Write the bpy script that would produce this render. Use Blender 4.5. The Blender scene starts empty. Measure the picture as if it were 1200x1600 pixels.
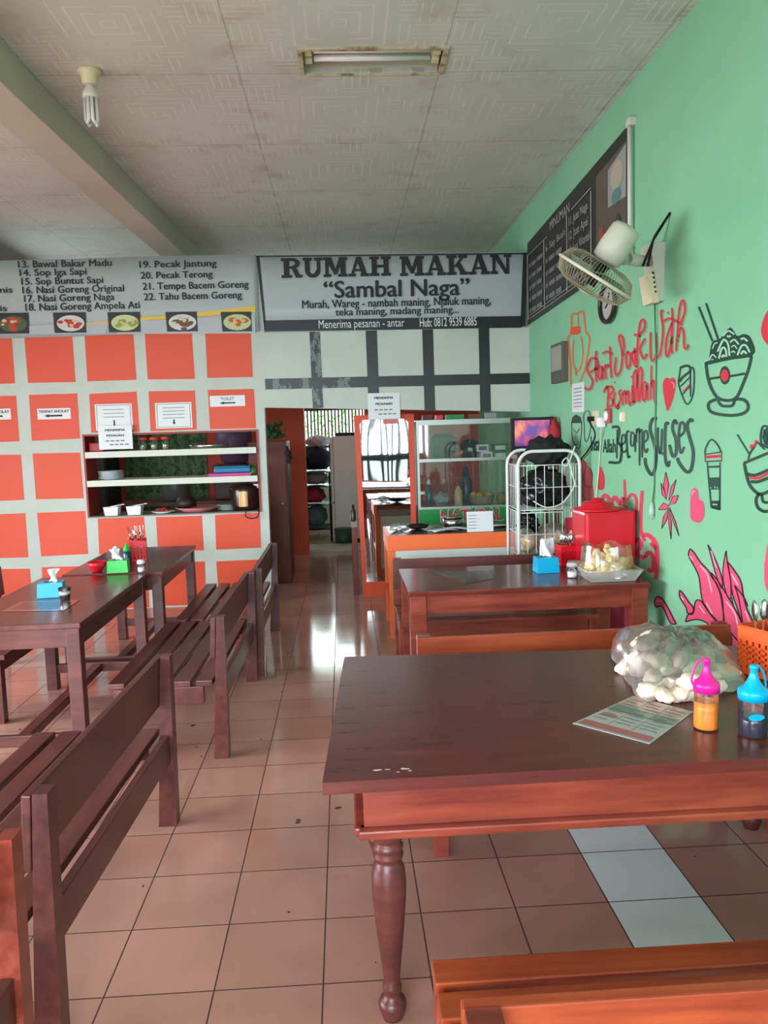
import bpy, bmesh, math, random
from mathutils import Vector, Matrix, Euler
random.seed(7)
S = bpy.context.scene
COL = S.collection

# ------------------------------------------------------------------ camera
FPX, PITCH, YAW, ROLL, EYE = 1262.0, .103, .0475, -.0304, 1.693
_cy, _sy, _cp, _sp = math.cos(YAW), math.sin(YAW), math.cos(PITCH), math.sin(PITCH)
FW = Vector((_sy*_cp, _cy*_cp, -_sp)); _R = Vector((_cy, -_sy, 0)); _U = _R.cross(FW)
RT = _R*math.cos(ROLL)+_U*math.sin(ROLL); UP = -_R*math.sin(ROLL)+_U*math.cos(ROLL)
CAM = Vector((0, 0, EYE))
cd = bpy.data.cameras.new('camera'); cam = bpy.data.objects.new('camera', cd); COL.objects.link(cam)
cd.sensor_fit = 'VERTICAL'; cd.sensor_height = 36; cd.lens = FPX/1600*36; cd.clip_start = .02
m3 = Matrix((RT, UP, -FW)).transposed()
cam.matrix_world = Matrix.Translation(CAM) @ m3.to_4x4()
S.camera = cam

# ------------------------------------------------------------------ light and exposure
S.view_settings.view_transform = 'Standard'; S.view_settings.look = 'None'
S.view_settings.gamma = 1; S.view_settings.use_curve_mapping = False
S.view_settings.exposure = 0.6
W = bpy.data.worlds.new('sky'); S.world = W; W.use_nodes = True
bg = W.node_tree.nodes['Background']; bg.inputs[0].default_value = (.86, .95, 1, 1); bg.inputs[1].default_value = 1.0
def area(name, loc, target, sx, sy, power, col):
    l = bpy.data.lights.new(name, 'AREA'); l.shape = 'RECTANGLE'; l.size = sx; l.size_y = sy; l.energy = power; l.color = col
    o = bpy.data.objects.new(name, l); COL.objects.link(o); o.location = loc
    o.rotation_euler = (Vector(target)-Vector(loc)).to_track_quat('-Z', 'Y').to_euler(); return o
area('front_daylight', (-.8, -6.0, 2.95), (-.8, 3, 2.95), 10., 4.1, 1350, (.87, .97, 1.08))       # the open shop front behind the viewer
area('left_fill', (-9.8, 1.2, 2.75), (2, 1.2, 2.75), 8.0, 4.3, 1900, (.90, .98, 1.06))          # added fill to brighten the lower right wall, through an assumed left opening
area('kitchen_fill', (-3.6, 9.4, 2.5), (0, 9.6, 2.4), 1.6, 1.6, 15, (.86, .97, 1))        # added lamp lighting the kitchen, in place of an assumed side window
area('yard_daylight', (-.3, 15.7, 1.75), (-.3, 12, 1.6), 3.0, 2.6, 380, (.82, 1, .97))          # the back yard beyond the slats

# ------------------------------------------------------------------ where a sight line meets a plane of the room
def ray(x, y): return FW+RT*((x-600)/FPX)-UP*((y-800)/FPX)
def _pl(x, y, ax, v):
    d = ray(x, y); return CAM+d*((v-CAM[ax])/d[ax])
def PX(x, y, v): return _pl(x, y, 0, v)
def PY(x, y, v): return _pl(x, y, 1, v)
def PZ(x, y, v=0.): return _pl(x, y, 2, v)

# ------------------------------------------------------------------ materials
def lin(c):
    return tuple((v/255/12.92 if v/255 <= .04045 else ((v/255+.055)/1.055)**2.4) for v in c)
MATS = {}
def mat(name, rgb, rough=.5, spec=.5, metal=0, trans=0, coat=0, alpha=1, emit=0, ior=1.45):
    if name in MATS: return MATS[name]
    m = bpy.data.materials.new(name); m.use_nodes = True
    b = m.node_tree.nodes['Principled BSDF']
    b.inputs['Base Color'].default_value = (*lin(rgb), 1); b.inputs['Roughness'].default_value = rough
    b.inputs['Specular IOR Level'].default_value = spec; b.inputs['Metallic'].default_value = metal
    b.inputs['Transmission Weight'].default_value = trans; b.inputs['Coat Weight'].default_value = coat
    b.inputs['Coat Roughness'].default_value = .08; b.inputs['Alpha'].default_value = alpha; b.inputs['IOR'].default_value = ior
    if emit:
        b.inputs['Emission Color'].default_value = (*lin(rgb), 1); b.inputs['Emission Strength'].default_value = emit
    MATS[name] = m; return m
class N:
    """tiny node-graph writer"""
    def __init__(s, m): s.t = m.node_tree; s.n = s.t.nodes; s.b = s.n['Principled BSDF']
    def new(s, ty, **k):
        n = s.n.new(ty)
        for a, v in k.items(): setattr(n, a, v)
        return n
    def put(s, sock, v):
        if hasattr(v, 'is_output'): s.t.links.new(v, sock)
        else: sock.default_value = v
    def math(s, op, a, b=0., c=None):
        n = s.new('ShaderNodeMath', operation=op); s.put(n.inputs[0], a); s.put(n.inputs[1], b)
        if c is not None: s.put(n.inputs[2], c)
        return n.outputs[0]
    def mix(s, f, a, b):
        n = s.new('ShaderNodeMix', data_type='RGBA'); s.put(n.inputs[0], f); s.put(n.inputs[6], a); s.put(n.inputs[7], b); return n.outputs[2]
    def noise(s, vec, scale, detail=3, rough=.55):
        n = s.new('ShaderNodeTexNoise'); s.put(n.inputs['Vector'], vec); n.inputs['Scale'].default_value = scale
        n.inputs['Detail'].default_value = detail; n.inputs['Roughness'].default_value = rough; return n.outputs[0]
    def coord(s, kind='Object'): return s.new('ShaderNodeTexCoord').outputs[kind]
    def pos(s): return s.new('ShaderNodeNewGeometry').outputs['Position']
    def sep(s, v):
        n = s.new('ShaderNodeSeparateXYZ'); s.put(n.inputs[0], v); return n.outputs
    def scale(s, v, xyz):
        n = s.new('ShaderNodeMapping'); s.put(n.inputs['Vector'], v); n.inputs['Scale'].default_value = xyz; return n.outputs[0]
    def ramp(s, f, stops):
        n = s.new('ShaderNodeValToRGB'); s.put(n.inputs[0], f); e = n.color_ramp.elements
        while len(e) < len(stops): e.new(.5)
        for i, (p, c) in enumerate(stops): e[i].position = p; e[i].color = (*lin(c), 1)
        return n.outputs[0]
    def color(s, c): s.put(s.b.inputs['Base Color'], c)
    def rough(s, c): s.put(s.b.inputs['Roughness'], c)
    def bump(s, h, strength=.3, dist=.01):
        n = s.new('ShaderNodeBump'); s.put(n.inputs['Height'], h); n.inputs['Strength'].default_value = strength; n.inputs['Distance'].default_value = dist
        s.t.links.new(n.outputs[0], s.b.inputs['Normal'])
def C4(c): return (*lin(c), 1)

def wood(name, a, b, c, rough=.3, coat=.3, axis=0, sc=1):
    m = mat(name, a, rough, .45, coat=coat); g = N(m); o = g.coord()
    st = [14., 14., 14.]; st[axis] = 1.6
    v = g.scale(o, tuple(k*sc for k in st))
    n1 = g.noise(v, 1.6, 5, .6); n2 = g.noise(o, 2.2*sc, 2)
    f = g.math('ADD', g.math('MULTIPLY', n1, .65), g.math('MULTIPLY', n2, .35))
    g.color(g.ramp(f, [(.30, b), (.5, a), (.72, c)]))
    g.rough(g.math('ADD', g.math('MULTIPLY', n1, .18), rough-.09)); g.bump(n1, .08, .004); return m
W_DARK = wood('dark_mahogany', (94, 48, 42), (66, 36, 31), (118, 64, 55), .34, .1)
W_TOP = wood('table_top_mahogany', (98, 42, 36), (72, 32, 29), (118, 54, 45), .3, .05)
W_RED = wood('red_mahogany', (140, 60, 44), (98, 40, 32), (172, 84, 58), .34, .25)
W_ORG = wood('orange_brown_wood', (160, 68, 38), (118, 44, 28), (186, 90, 50), .34, .15)
W_TOP2 = wood('table_top_red_brown', (112, 48, 36), (84, 36, 30), (134, 64, 46), .22, .15)
WHITE = mat('white_paint', (214, 219, 204), .55)
ORANGE = mat('orange_paint', (218, 80, 48), .5)
BLACK = mat('black_paint', (34, 40, 38), .4)
PAPER = mat('white_paper', (222, 226, 226), .45)
INK = mat('black_ink', (34, 36, 38), .6)
GREYINK = mat('grey_ink', (120, 124, 128), .6)
CLOTHW = mat('banner_vinyl_white', (170, 180, 180), .38)
BLK = mat('banner_black', (30, 36, 36), .4)
ALU = mat('aluminium', (176, 184, 178), .35, metal=.6)
STEEL = mat('steel', (190, 190, 188), .22, metal=1)
WIREW = mat('white_coated_wire', (226, 230, 226), .3)
RED = mat('red_plastic', (206, 24, 40), .3)
REDD = mat('dark_red_frame', (150, 48, 40), .5)
GREEN = mat('green_plastic', (30, 190, 66), .3)
BLUE = mat('blue_plastic', (0, 150, 205), .3)
CYAN = mat('cyan_plastic', (0, 168, 216), .28)
PINK = mat('magenta_plastic', (236, 30, 140), .3)
ORB = mat('orange_plastic', (240, 92, 40), .35)
TISSUE = mat('white_tissue', (236, 238, 240), .8)
BLACKP = mat('black_plastic', (24, 25, 26), .5, .3)
CREAM = mat('cream_plastic', (216, 206, 170), .45)
FANP = mat('aged_fan_plastic', (196, 196, 178), .45)
FANW = mat('dusty_fan_wire', (150, 142, 114), .6)
CHIP = mat('cracker_cream', (232, 200, 140), .7)
CHIPB = mat('cracker_tan', (206, 160, 92), .7)
CHIPW = mat('cracker_white', (238, 218, 196), .75)
PM_RED = mat('mural_red', (206, 50, 68), .5)
PM_PINK = mat('mural_pink', (226, 84, 120), .45)
PM_LIGHT = mat('mural_light_pink', (246, 176, 190), .45)
PM_DARK = mat('mural_dark_green', (28, 66, 52), .5)
PM_INKY = mat('mural_plum_black', (52, 34, 42), .5)
PM_ORG = mat('mural_orange', (214, 112, 70), .55)
PM_HALO = mat('mural_halo', (122, 160, 120), .55)
PM_PALE = mat('mural_pale_green', (160, 206, 176), .5)
MIRROR = mat('mirror_silver', (225, 230, 230), .02, metal=1)
g_ = N(MIRROR); g_.bump(g_.noise(g_.scale(g_.coord(), (1.2, 1.2, .5)), 2.0, 1), .10, .03)

def film(name, rgb, clear, gloss=.12, rough=.1):
    """thin clear sheet: mostly see-through with a sheen"""
    m = bpy.data.materials.new(name); m.use_nodes = True; t = m.node_tree; t.nodes.clear()
    out = t.nodes.new('ShaderNodeOutputMaterial'); tr = t.nodes.new('ShaderNodeBsdfTransparent'); gl = t.nodes.new('ShaderNodeBsdfGlossy')
    df = t.nodes.new('ShaderNodeBsdfDiffuse'); df.inputs[0].default_value = C4(rgb)
    tr.inputs[0].default_value = (1, 1, 1, 1); gl.inputs[0].default_value = (1, 1, 1, 1); gl.inputs['Roughness'].default_value = rough
    a = t.nodes.new('ShaderNodeMixShader'); b = t.nodes.new('ShaderNodeMixShader')
    a.inputs[0].default_value = clear; t.links.new(df.outputs[0], a.inputs[1]); t.links.new(tr.outputs[0], a.inputs[2])
    fr = t.nodes.new('ShaderNodeFresnel'); fr.inputs[0].default_value = 1.45
    mx = t.nodes.new('ShaderNodeMath'); mx.operation = 'MULTIPLY_ADD'; mx.inputs[1].default_value = 1.; mx.inputs[2].default_value = gloss
    t.links.new(fr.outputs[0], mx.inputs[0]); t.links.new(mx.outputs[0], b.inputs[0])
    t.links.new(a.outputs[0], b.inputs[1]); t.links.new(gl.outputs[0], b.inputs[2]); t.links.new(b.outputs[0], out.inputs[0])
    return m
GLASS = film('clear_glass', (140, 160, 150), .93, .02, .03)
BAG = film('clear_plastic_bag', (226, 222, 212), .80, .06, .2)
TRAY = film('frosted_clear_plastic', (226, 230, 228), .55, .06, .2)
BOTTLE = film('clear_bottle_plastic', (220, 220, 215), .97, .02, .06)
LAM = mat('laminated_sheet', (178, 176, 176), .18, coat=.5)

# ------------------------------------------------------------------ geometry helpers
class MB:
    def __init__(s): s.b = bmesh.new(); s.mi = 0
    def _tag(s, fs):
        for f in fs: f.material_index = s.mi
    def box(s, c, d, rot=None, bev=0.):
        r = bmesh.ops.create_cube(s.b, size=1)['verts']
        M = Matrix.Translation(Vector(c)) @ (Euler(rot).to_matrix().to_4x4() if rot else Matrix()) @ Matrix.Diagonal((*d, 1))
        bmesh.ops.transform(s.b, matrix=M, verts=r)
        fs = set(f for v in r for f in v.link_faces); s._tag(fs)
        if bev:
            es = list(set(e for v in r for e in v.link_edges))
            q = bmesh.ops.bevel(s.b, geom=es, offset=bev, segments=2, affect='EDGES', profile=.6); s._tag(q['faces'])
        return s
    def mm(s, a, b, bev=0.):
        return s.box([(a[i]+b[i])/2 for i in range(3)], [abs(b[i]-a[i]) for i in range(3)], None, bev)
    def hexa(s, bot, top):
        """eight corners: bottom four then top four, each counter-clockwise from above"""
        v = [s.b.verts.new(p) for p in list(bot)+list(top)]
        for q in ((3, 2, 1, 0), (4, 5, 6, 7), (0, 1, 5, 4), (1, 2, 6, 5), (2, 3, 7, 6), (3, 0, 4, 7)):
            s._tag([s.b.faces.new([v[i] for i in q])])
        return s
    def lathe(s, prof, c=(0, 0, 0), n=20, cap=True, squash=(1, 1)):
        rings = []
        for r, z in prof:
            rings.append([s.b.verts.new((c[0]+r*squash[0]*math.cos(2*math.pi*i/n), c[1]+r*squash[1]*math.sin(2*math.pi*i/n), c[2]+z)) for i in range(n)])
        for a, b in zip(rings, rings[1:]):
            for i in range(n):
                f = s.b.faces.new((a[i], a[(i+1) % n], b[(i+1) % n], b[i])); f.smooth = True; s._tag([f])
        if cap:
            for q, rev in ((rings[0], 1), (rings[-1], 0)):
                if True:
                    s._tag([s.b.faces.new(list(reversed(q)) if rev else q)])
        return s
    def tube(s, pts, r, n=6, closed=False, cap=True):
        pts = [Vector(p) for p in pts]; k = len(pts); rings = []; up = None
        for i, p in enumerate(pts):
            a = pts[(i-1) % k] if (closed or i) else p; b = pts[(i+1) % k] if (closed or i < k-1) else p
            t = (b-a).normalized()
            if up is None: up = Vector((0, 0, 1)) if abs(t.z) < .9 else Vector((1, 0, 0))
            x = t.cross(up)
            if x.length < 1e-5: x = t.orthogonal()
            x.normalize(); y = x.cross(t).normalized(); up = y
            rr = r[i] if isinstance(r, (list, tuple)) else r
            rings.append([s.b.verts.new(p+x*(rr*math.cos(2*math.pi*j/n))+y*(rr*math.sin(2*math.pi*j/n))) for j in range(n)])
        for i in range(k if closed else k-1):
            a, b = rings[i], rings[(i+1) % k]
            for j in range(n):
                f = s.b.faces.new((a[j], a[(j+1) % n], b[(j+1) % n], b[j])); f.smooth = n > 4; s._tag([f])
        if cap and not closed:
            s._tag([s.b.faces.new(list(reversed(rings[0]))), s.b.faces.new(rings[-1])])
        return s
    def cyl(s, a, b, r, n=14): return s.tube([a, b], r, n)
    def ball(s, c, r, sub=2, rot=None, noise=0.):
        q = bmesh.ops.create_icosphere(s.b, subdivisions=sub, radius=1)['verts']
        rr = r if isinstance(r, (list, tuple)) else (r, r, r)
        for v in q:
            if noise: v.co *= 1+random.uniform(-noise, noise)
        M = Matrix.Translation(Vector(c)) @ (Euler(rot).to_matrix().to_4x4() if rot else Matrix()) @ Matrix.Diagonal((*rr, 1))
        bmesh.ops.transform(s.b, matrix=M, verts=q)
        fs = set(f for v in q for f in v.link_faces); s._tag(fs)
        for f in fs: f.smooth = True
        return s
    def poly(s, pts, thick=None):
        """flat polygon, or a slab when thick (a vector) is given"""
        v = [s.b.verts.new(p) for p in pts]; s._tag([s.b.faces.new(v)])
        if thick is not None:
            w = [s.b.verts.new(Vector(p)+Vector(thick)) for p in pts]; s._tag([s.b.faces.new(list(reversed(w)))])
            for i in range(len(v)):
                j = (i+1) % len(v); s._tag([s.b.faces.new((v[j], v[i], w[i], w[j]))])
        return s
    def grid(s, f, nu, nv):
        vs = [[s.b.verts.new(f(i/nu, j/nv)) for j in range(nv+1)] for i in range(nu+1)]
        for i in range(nu):
            for j in range(nv):
                q = s.b.faces.new((vs[i][j], vs[i+1][j], vs[i+1][j+1], vs[i][j+1])); q.smooth = True; s._tag([q])
        return s
    def build(s, name, m, parent=None, loc=None, rot=None, fix=True):
        if fix: bmesh.ops.recalc_face_normals(s.b, faces=s.b.faces)
        me = bpy.data.meshes.new(name); s.b.to_mesh(me); s.b.free()
        for q in (m if isinstance(m, (list, tuple)) else [m]): me.materials.append(q)
        o = bpy.data.objects.new(name, me); COL.objects.link(o)
        if parent: o.parent = parent
        if loc: o.location = loc
        if rot: o.rotation_euler = rot
        return o
def tag(o, label=None, cat=None, group=None, kind=None):
    for k, v in (('label', label), ('category', cat), ('group', group), ('kind', kind)):
        if v: o[k] = v
    return o
def empty(name, loc=(0, 0, 0), rz=0., label=None, cat=None, group=None):
    o = bpy.data.objects.new(name, None); COL.objects.link(o); o.location = loc; o.rotation_euler = (0, 0, rz); o.empty_display_size = .05
    return tag(o, label, cat, group)
def copy_tree(o, parent=None):
    c = o.copy(); COL.objects.link(c)
    if parent: c.parent = parent
    for ch in list(o.children): copy_tree(ch, c)
    return c
def smooth_line(p, n=5):
    p = [Vector(q) for q in p]
    if len(p) < 3: return p
    out = []
    for i in range(len(p)-1):
        a, b, c, d = p[max(i-1, 0)], p[i], p[i+1], p[min(i+2, len(p)-1)]
        for k in range(n):
            t = k/n
            out.append(.5*((2*b)+(c-a)*t+(2*a-5*b+4*c-d)*t*t+(3*b-a-3*c+d)*t**3))
    out.append(p[-1]); return out

# lettering: flat letters of Blender's built-in face, sized to a width and a capital height
def glyphs(txt, bold=.0, shear=0.):
    cu = bpy.data.curves.new('t', 'FONT'); cu.body = txt; cu.size = 1; cu.offset = bold; cu.shear = shear; cu.resolution_u = 3; cu.fill_mode = 'BOTH'; cu.extrude = .0
    o = bpy.data.objects.new('t', cu); COL.objects.link(o); dg = bpy.context.evaluated_depsgraph_get()
    me = bpy.data.meshes.new_from_object(o.evaluated_get(dg)); bpy.data.objects.remove(o); bpy.data.curves.remove(cu)
    return me
CAP = None
def letter(txt, org, right, up, width, cap, m, parent, bold=.02, shear=0., lift=None, name='lettering'):
    """org: left end of the baseline; letters run along right, stand along up"""
    global CAP
    if CAP is None:
        q = glyphs('H'); CAP = max(v.co.y for v in q.vertices); bpy.data.meshes.remove(q)
    me = glyphs(txt, 0, shear)
    if bold:
        b = bmesh.new()
        for iz, (dx, dy) in enumerate(((-bold, 0), (0, 0), (bold, 0), (0, bold*.6), (0, -bold*.6))):
            k = len(b.verts); b.from_mesh(me); b.verts.ensure_lookup_table()
            for v in b.verts[k:]: v.co.x += dx; v.co.y += dy; v.co.z += .0005*iz
        b.to_mesh(me); b.free()
    x0 = min(v.co.x for v in me.vertices); x1 = max(v.co.x for v in me.vertices)
    sx = width/(x1-x0); sy = cap/CAP; right, up = Vector(right).normalized(), Vector(up).normalized()
    n = right.cross(up)
    for v in me.vertices:
        v.co = Vector(org)+right*((v.co.x-x0)*sx)+up*(v.co.y*sy)+n*(v.co.z)+(lift if lift is not None else n*.003)
    me.materials.clear(); me.materials.append(m); me.name = name
    o = bpy.data.objects.new(name, me); COL.objects.link(o)
    if parent: o.parent = parent; o.matrix_parent_inverse = parent.matrix_basis.inverted()
    return o
def keep(o, parent):
    """parent o without moving it"""
    o.parent = parent; o.matrix_parent_inverse = parent.matrix_basis.inverted(); return o

# ================================================================== THE ROOM
XR, YB, ZC = 1.852, 7.95, 3.77
TILE, TX, TY = 1/3, -.12, 3.331
def floor_material():
    m = mat('floor_tile', (168, 116, 100), .16, .5); g = N(m); p = g.sep(g.pos())
    u = g.math('DIVIDE', g.math('SUBTRACT', p[0], TX), TILE); v = g.math('DIVIDE', g.math('SUBTRACT', p[1], TY), TILE)
    fu, fv = g.math('FRACT', u), g.math('FRACT', v); iu, iv = g.math('FLOOR', u), g.math('FLOOR', v)
    du = g.math('ABSOLUTE', g.math('SUBTRACT', fu, .5)); dv = g.math('ABSOLUTE', g.math('SUBTRACT', fv, .5))
    grout = g.math('GREATER_THAN', g.math('MAXIMUM', du, dv), .4925)
    cell = g.new('ShaderNodeCombineXYZ'); g.put(cell.inputs[0], iu); g.put(cell.inputs[1], iv)
    wn = g.new('ShaderNodeTexWhiteNoise'); g.put(wn.inputs[0], cell.outputs[0])
    cloud = g.noise(g.pos(), 2.6, 4)
    base = g.ramp(g.math('ADD', g.math('MULTIPLY', cloud, .7), g.math('MULTIPLY', wn.outputs[0], .22)), [(.25, (176, 130, 114)), (.6, (196, 146, 130))])
    white = g.math('MULTIPLY', g.math('COMPARE', iu, 3., .1), g.math('MULTIPLY', g.math('LESS_THAN', p[1], 3.33), g.math('GREATER_THAN', p[1], 1.0)))
    base = g.mix(white, base, C4((236, 242, 242)))
    spot = g.noise(g.pos(), 9, 2); base = g.mix(g.math('GREATER_THAN', spot, .735), base, C4((84, 60, 52)))
    g.color(g.mix(grout, base, C4((82, 52, 46)))); g.rough(g.math('ADD', g.math('MULTIPLY', cloud, .12), g.math('MULTIPLY', grout, .5)))
    n = g.new('ShaderNodeMath', operation='ADD'); g.put(n.inputs[0], .07); g.put(n.inputs[1], g.math('ADD', g.math('MULTIPLY', cloud, .08), g.math('MULTIPLY', grout, .5))); g.rough(n.outputs[0])
    g.bump(g.math('SUBTRACT', 1., grout), .25, .002); return m
def ceiling_material():
    m = mat('embossed_ceiling_board', (206, 204, 194), .75); g = N(m); p = g.sep(g.pos())
    P = 1.17; u = g.math('SUBTRACT', g.math('FRACT', g.math('DIVIDE', g.math('ADD', p[0], .53+10*P), P)), .5)
    v = g.math('SUBTRACT', g.math('FRACT', g.math('DIVIDE', g.math('ADD', p[1], -3.8+10*P), P)), .5)
    au, av = g.math('ABSOLUTE', u), g.math('ABSOLUTE', v)
    def bars(x, n, w=.16): return g.math('LESS_THAN', g.math('ABSOLUTE', g.math('SUBTRACT', g.math('FRACT', g.math('MULTIPLY', x, n)), .5)), w/2)
    d = g.math('MAXIMUM', au, av); mid = g.math('LESS_THAN', d, .26)
    sq = g.math('MULTIPLY', bars(d, 17.), mid)
    hor = g.math('LESS_THAN', g.math('FRACT', g.math('ADD', g.math('FLOOR', g.math('MULTIPLY', g.math('ADD', u, .5), 6.)), g.math('FLOOR', g.math('MULTIPLY', g.math('ADD', v, .5), 6.)))), .5)
    chk = g.math('MODULO', g.math('ADD', g.math('FLOOR', g.math('MULTIPLY', g.math('ADD', u, .5), 6.)), g.math('FLOOR', g.math('MULTIPLY', g.math('ADD', v, .5), 6.))), 2.)
    out = g.math('SUBTRACT', 1., mid)
    st = g.math('MULTIPLY', out, g.math('ADD', g.math('MULTIPLY', bars(v, 24., .2), g.math('LESS_THAN', chk, .5)), g.math('MULTIPLY', bars(u, 24., .2), g.math('GREATER_THAN', chk, .5))))
    lines = g.math('MINIMUM', g.math('ADD', sq, st), 1.)
    wob = g.math('MULTIPLY', g.math('SUBTRACT', g.noise(g.pos(), 6, 3), .5), .012)
    joint = g.math('GREATER_THAN', g.math('ADD', g.math('MAXIMUM', au, av), wob), .4965)
    n = g.noise(g.pos(), 1.1, 5); n2 = g.noise(g.pos(), 5, 4)
    near = g.math('SUBTRACT', 1., g.math('MULTIPLY', g.math('SUBTRACT', .5, d), 3.))
    stain = g.math('MULTIPLY', g.math('MAXIMUM', near, 0.), g.math('MAXIMUM', g.math('MULTIPLY', g.math('SUBTRACT', n2, .5), 4.), 0.))
    base = g.ramp(n, [(.3, (198, 201, 192)), (.7, (212, 214, 206))])
    base = g.mix(g.math('MINIMUM', g.math('MULTIPLY', stain, .45), .5), base, C4((160, 132, 108)))
    patch = g.math('MULTIPLY', lines, g.math('MINIMUM', g.math('MAXIMUM', g.math('MULTIPLY', g.math('SUBTRACT', g.noise(g.pos(), 3.1, 3), .42), 7.), 0.), .6))
    base = g.mix(patch, base, C4((232, 228, 214)))
    g.color(g.mix(g.math('MULTIPLY', joint, .4), base, C4((120, 104, 86))))
    g.bump(g.math('SUBTRACT', lines, g.math('MULTIPLY', joint, 1.5)), .22, .004); return m
def plaster(name, a, b, sc=1.2, rough=.6):
    m = mat(name, a, rough); g = N(m); n = g.noise(g.pos(), sc, 4); g.color(g.ramp(n, [(.3, a), (.7, b)])); g.bump(g.noise(g.pos(), 40, 3), .06, .002); return m
M_GREEN = plaster('green_wall_paint', (126, 188, 146), (136, 198, 156), 1.4)
M_LEFT = plaster('cream_wall_paint', (200, 196, 178), (212, 208, 192))
M_KITCH = plaster('kitchen_orange_paint', (190, 66, 40), (206, 78, 48))
M_CONC = plaster('yard_concrete', (170, 166, 158), (190, 186, 178))
WHITEW = plaster('white_wall_paint', (184, 192, 182), (196, 204, 194), 2.2)

def structure(name, mb, m): return tag(mb.build(name, m), kind='structure')
structure('floor', MB().mm((-5.6, -1.4, -.08), (XR+.1, 14.2, 0)), floor_material())
LX0, LX1, LY0, LY1 = -.150, .632, 4.675, 4.975
q = MB()
q.mm((-5.6, -1.4, ZC), (LX0, 14.2, ZC+.03)).mm((LX1, -1.4, ZC), (XR+.1, 14.2, ZC+.03)).mm((LX0, -1.4, ZC), (LX1, LY0, ZC+.03)).mm((LX0, LY1, ZC), (LX1, 14.2, ZC+.03))
structure('ceiling', q, ceiling_material())
wr = structure('wall_right', MB().mm((XR, -1.5, 0), (XR+.12, 14.2, ZC)), M_GREEN)
q = MB(); q.mm((-5.72, 5.2, 0), (-5.6, 14.2, ZC)).mm((-5.72, -1.4, 2.1), (-5.6, 5.2, ZC)).mm((-5.72, -1.4, 0), (-5.6, -1.25, 2.1))
structure('wall_left', q, M_LEFT)
q = MB(); q.mm((-5.6, -1.5, 2.4), (XR+.1, -1.4, ZC)); structure('wall_front', q, M_LEFT)
q = MB(); q.mm((-12, -9, -.12), (5, -1.4, -.02)).mm((-12, -1.4, -.12), (-5.6, 8, -.02)); structure('trim_1', q, M_CONC)
# roof beam that runs from front to back, a little askew
a = math.atan(.0328); q = MB(); q.box((-1.784, 6.4, ZC-.11), (.256, 15.0, .22), (0, 0, -a), .006); structure('trim_2', q, plaster('beam_paint', (186, 180, 164), (198, 192, 176)))

# ---- the painted partition at the back, its serving window and doorway
ZT = 3.352; WX0, WX1, WZ0, WZ1 = -2.505, -.825, .915, 1.722; DX = -.755
q = MB(); T = .11
q.mm((-5.6, YB, 0), (WX0, YB+T, ZT)).mm((WX1, YB, 0), (DX, YB+T, ZT)).mm((WX0, YB, 0), (WX1, YB+T, WZ0)).mm((WX0, YB, WZ1), (WX1, YB+T, ZT))
q.hexa([(DX, YB, 1.93), (XR, YB, 1.815), (XR, YB+T, 1.815), (DX, YB+T, 1.93)], [(DX, YB, ZT), (XR, YB, ZT), (XR, YB+T, ZT), (DX, YB+T, ZT)])
q.mi = 1
e = .0025
cols = [(-5.25, -4.80), (-4.68, -4.23), (-4.115, -3.66), (-3.55, -3.097), (-2.985, -2.533), (-2.418, -1.966), (-1.853, -1.409), (-1.287, -.847)]
rows = [(2.225, 2.70), (1.68, 2.112), (1.113, 1.553), (.555, .985), (.012, .443)]
for i, (x0, x1) in enumerate(cols):
    for j, (z0, z1) in enumerate(rows):
        parts = [(z0, z1)]
        if x0 > WX0-.1:
            if j == 2: parts = []
            elif j == 1: parts = [(WZ1+.012, z1)]
            elif j == 3: parts = [(z0, WZ0-.012)]
        jit = lambda: random.uniform(-.006, .006)
        for (a0, a1) in parts:
            q.poly([(x0+jit(), YB-e, a0+jit()), (x1+jit(), YB-e, a0+jit()), (x1+jit(), YB-e, a1+jit()), (x0+jit(), YB-e, a1+jit())])
q.mi = 2
for x0, x1, zb in ((-.285, -.183, 1.91), (.257, .366, 2.0), (.806, .912, 1.852), (1.356, 1.462, 1.829)):
    q.poly([(x0, YB-e, zb), (x1, YB-e, zb), (x1-.004, YB-e, 2.66), (x0-.004, YB-e, 2.66)])
q.poly([(-.735, YB-e*1.4, 2.103), (XR, YB-e*1.4, 2.088), (XR, YB-e*1.4, 2.193), (-.735, YB-e*1.4, 2.205)])
m_blk = mat('worn_black_paint', (34, 42, 40), .35); g = N(m_blk); n = g.noise(g.scale(g.pos(), (9, 9, 4)), 1.5, 5, .7)
px_ = g.sep(g.pos())[0]; worn = g.math('MULTIPLY', g.math('GREATER_THAN', n, .53), g.math('LESS_THAN', px_, .1))
g.color(g.mix(g.math('MULTIPLY', worn, .55), C4((32, 40, 38)), C4((130, 142, 136))))
wb = structure('wall_back', q, [WHITEW, ORANGE, m_blk])
q = MB(); fr = .018
q.mm((WX0, YB-.012, WZ0), (WX0+fr, YB+T+.22, WZ1)).mm((WX1-fr, YB-.012, WZ0), (WX1, YB+T+.22, WZ1)).mm((WX0+fr, YB-.012, WZ1-fr), (WX1-fr, YB+T+.22, WZ1))
wf = structure('window_1', q, REDD)
keep(MB().mm((WX0+fr, YB-.014, WZ0), (WX1-fr, YB+.42, WZ0+.012)).build('window_sill', mat('sill_grey', (112, 104, 96), .4)), wf)
def serving_shelf(z, lab):
    t = empty('serving_shelf', (WX0+.84, YB+.2, z), 0, lab, 'shelf', 'white shelves across the serving window')
    keep(MB().mm((WX0+.03, YB-.02, z), (WX1-.03, YB+.36, z+.012)).build('shelf_board', WHITE), t)
    keep(MB().mm((WX0+.022, YB-.04, z-.045), (WX1-.022, YB-.02, z+.014), .003).build('front_board', WHITE), t)
serving_shelf(1.538, 'upper white shelf in the serving window, holding jars and a tray')
serving_shelf(1.262, 'lower white shelf in the serving window, holding plates and blue tub')

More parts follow.
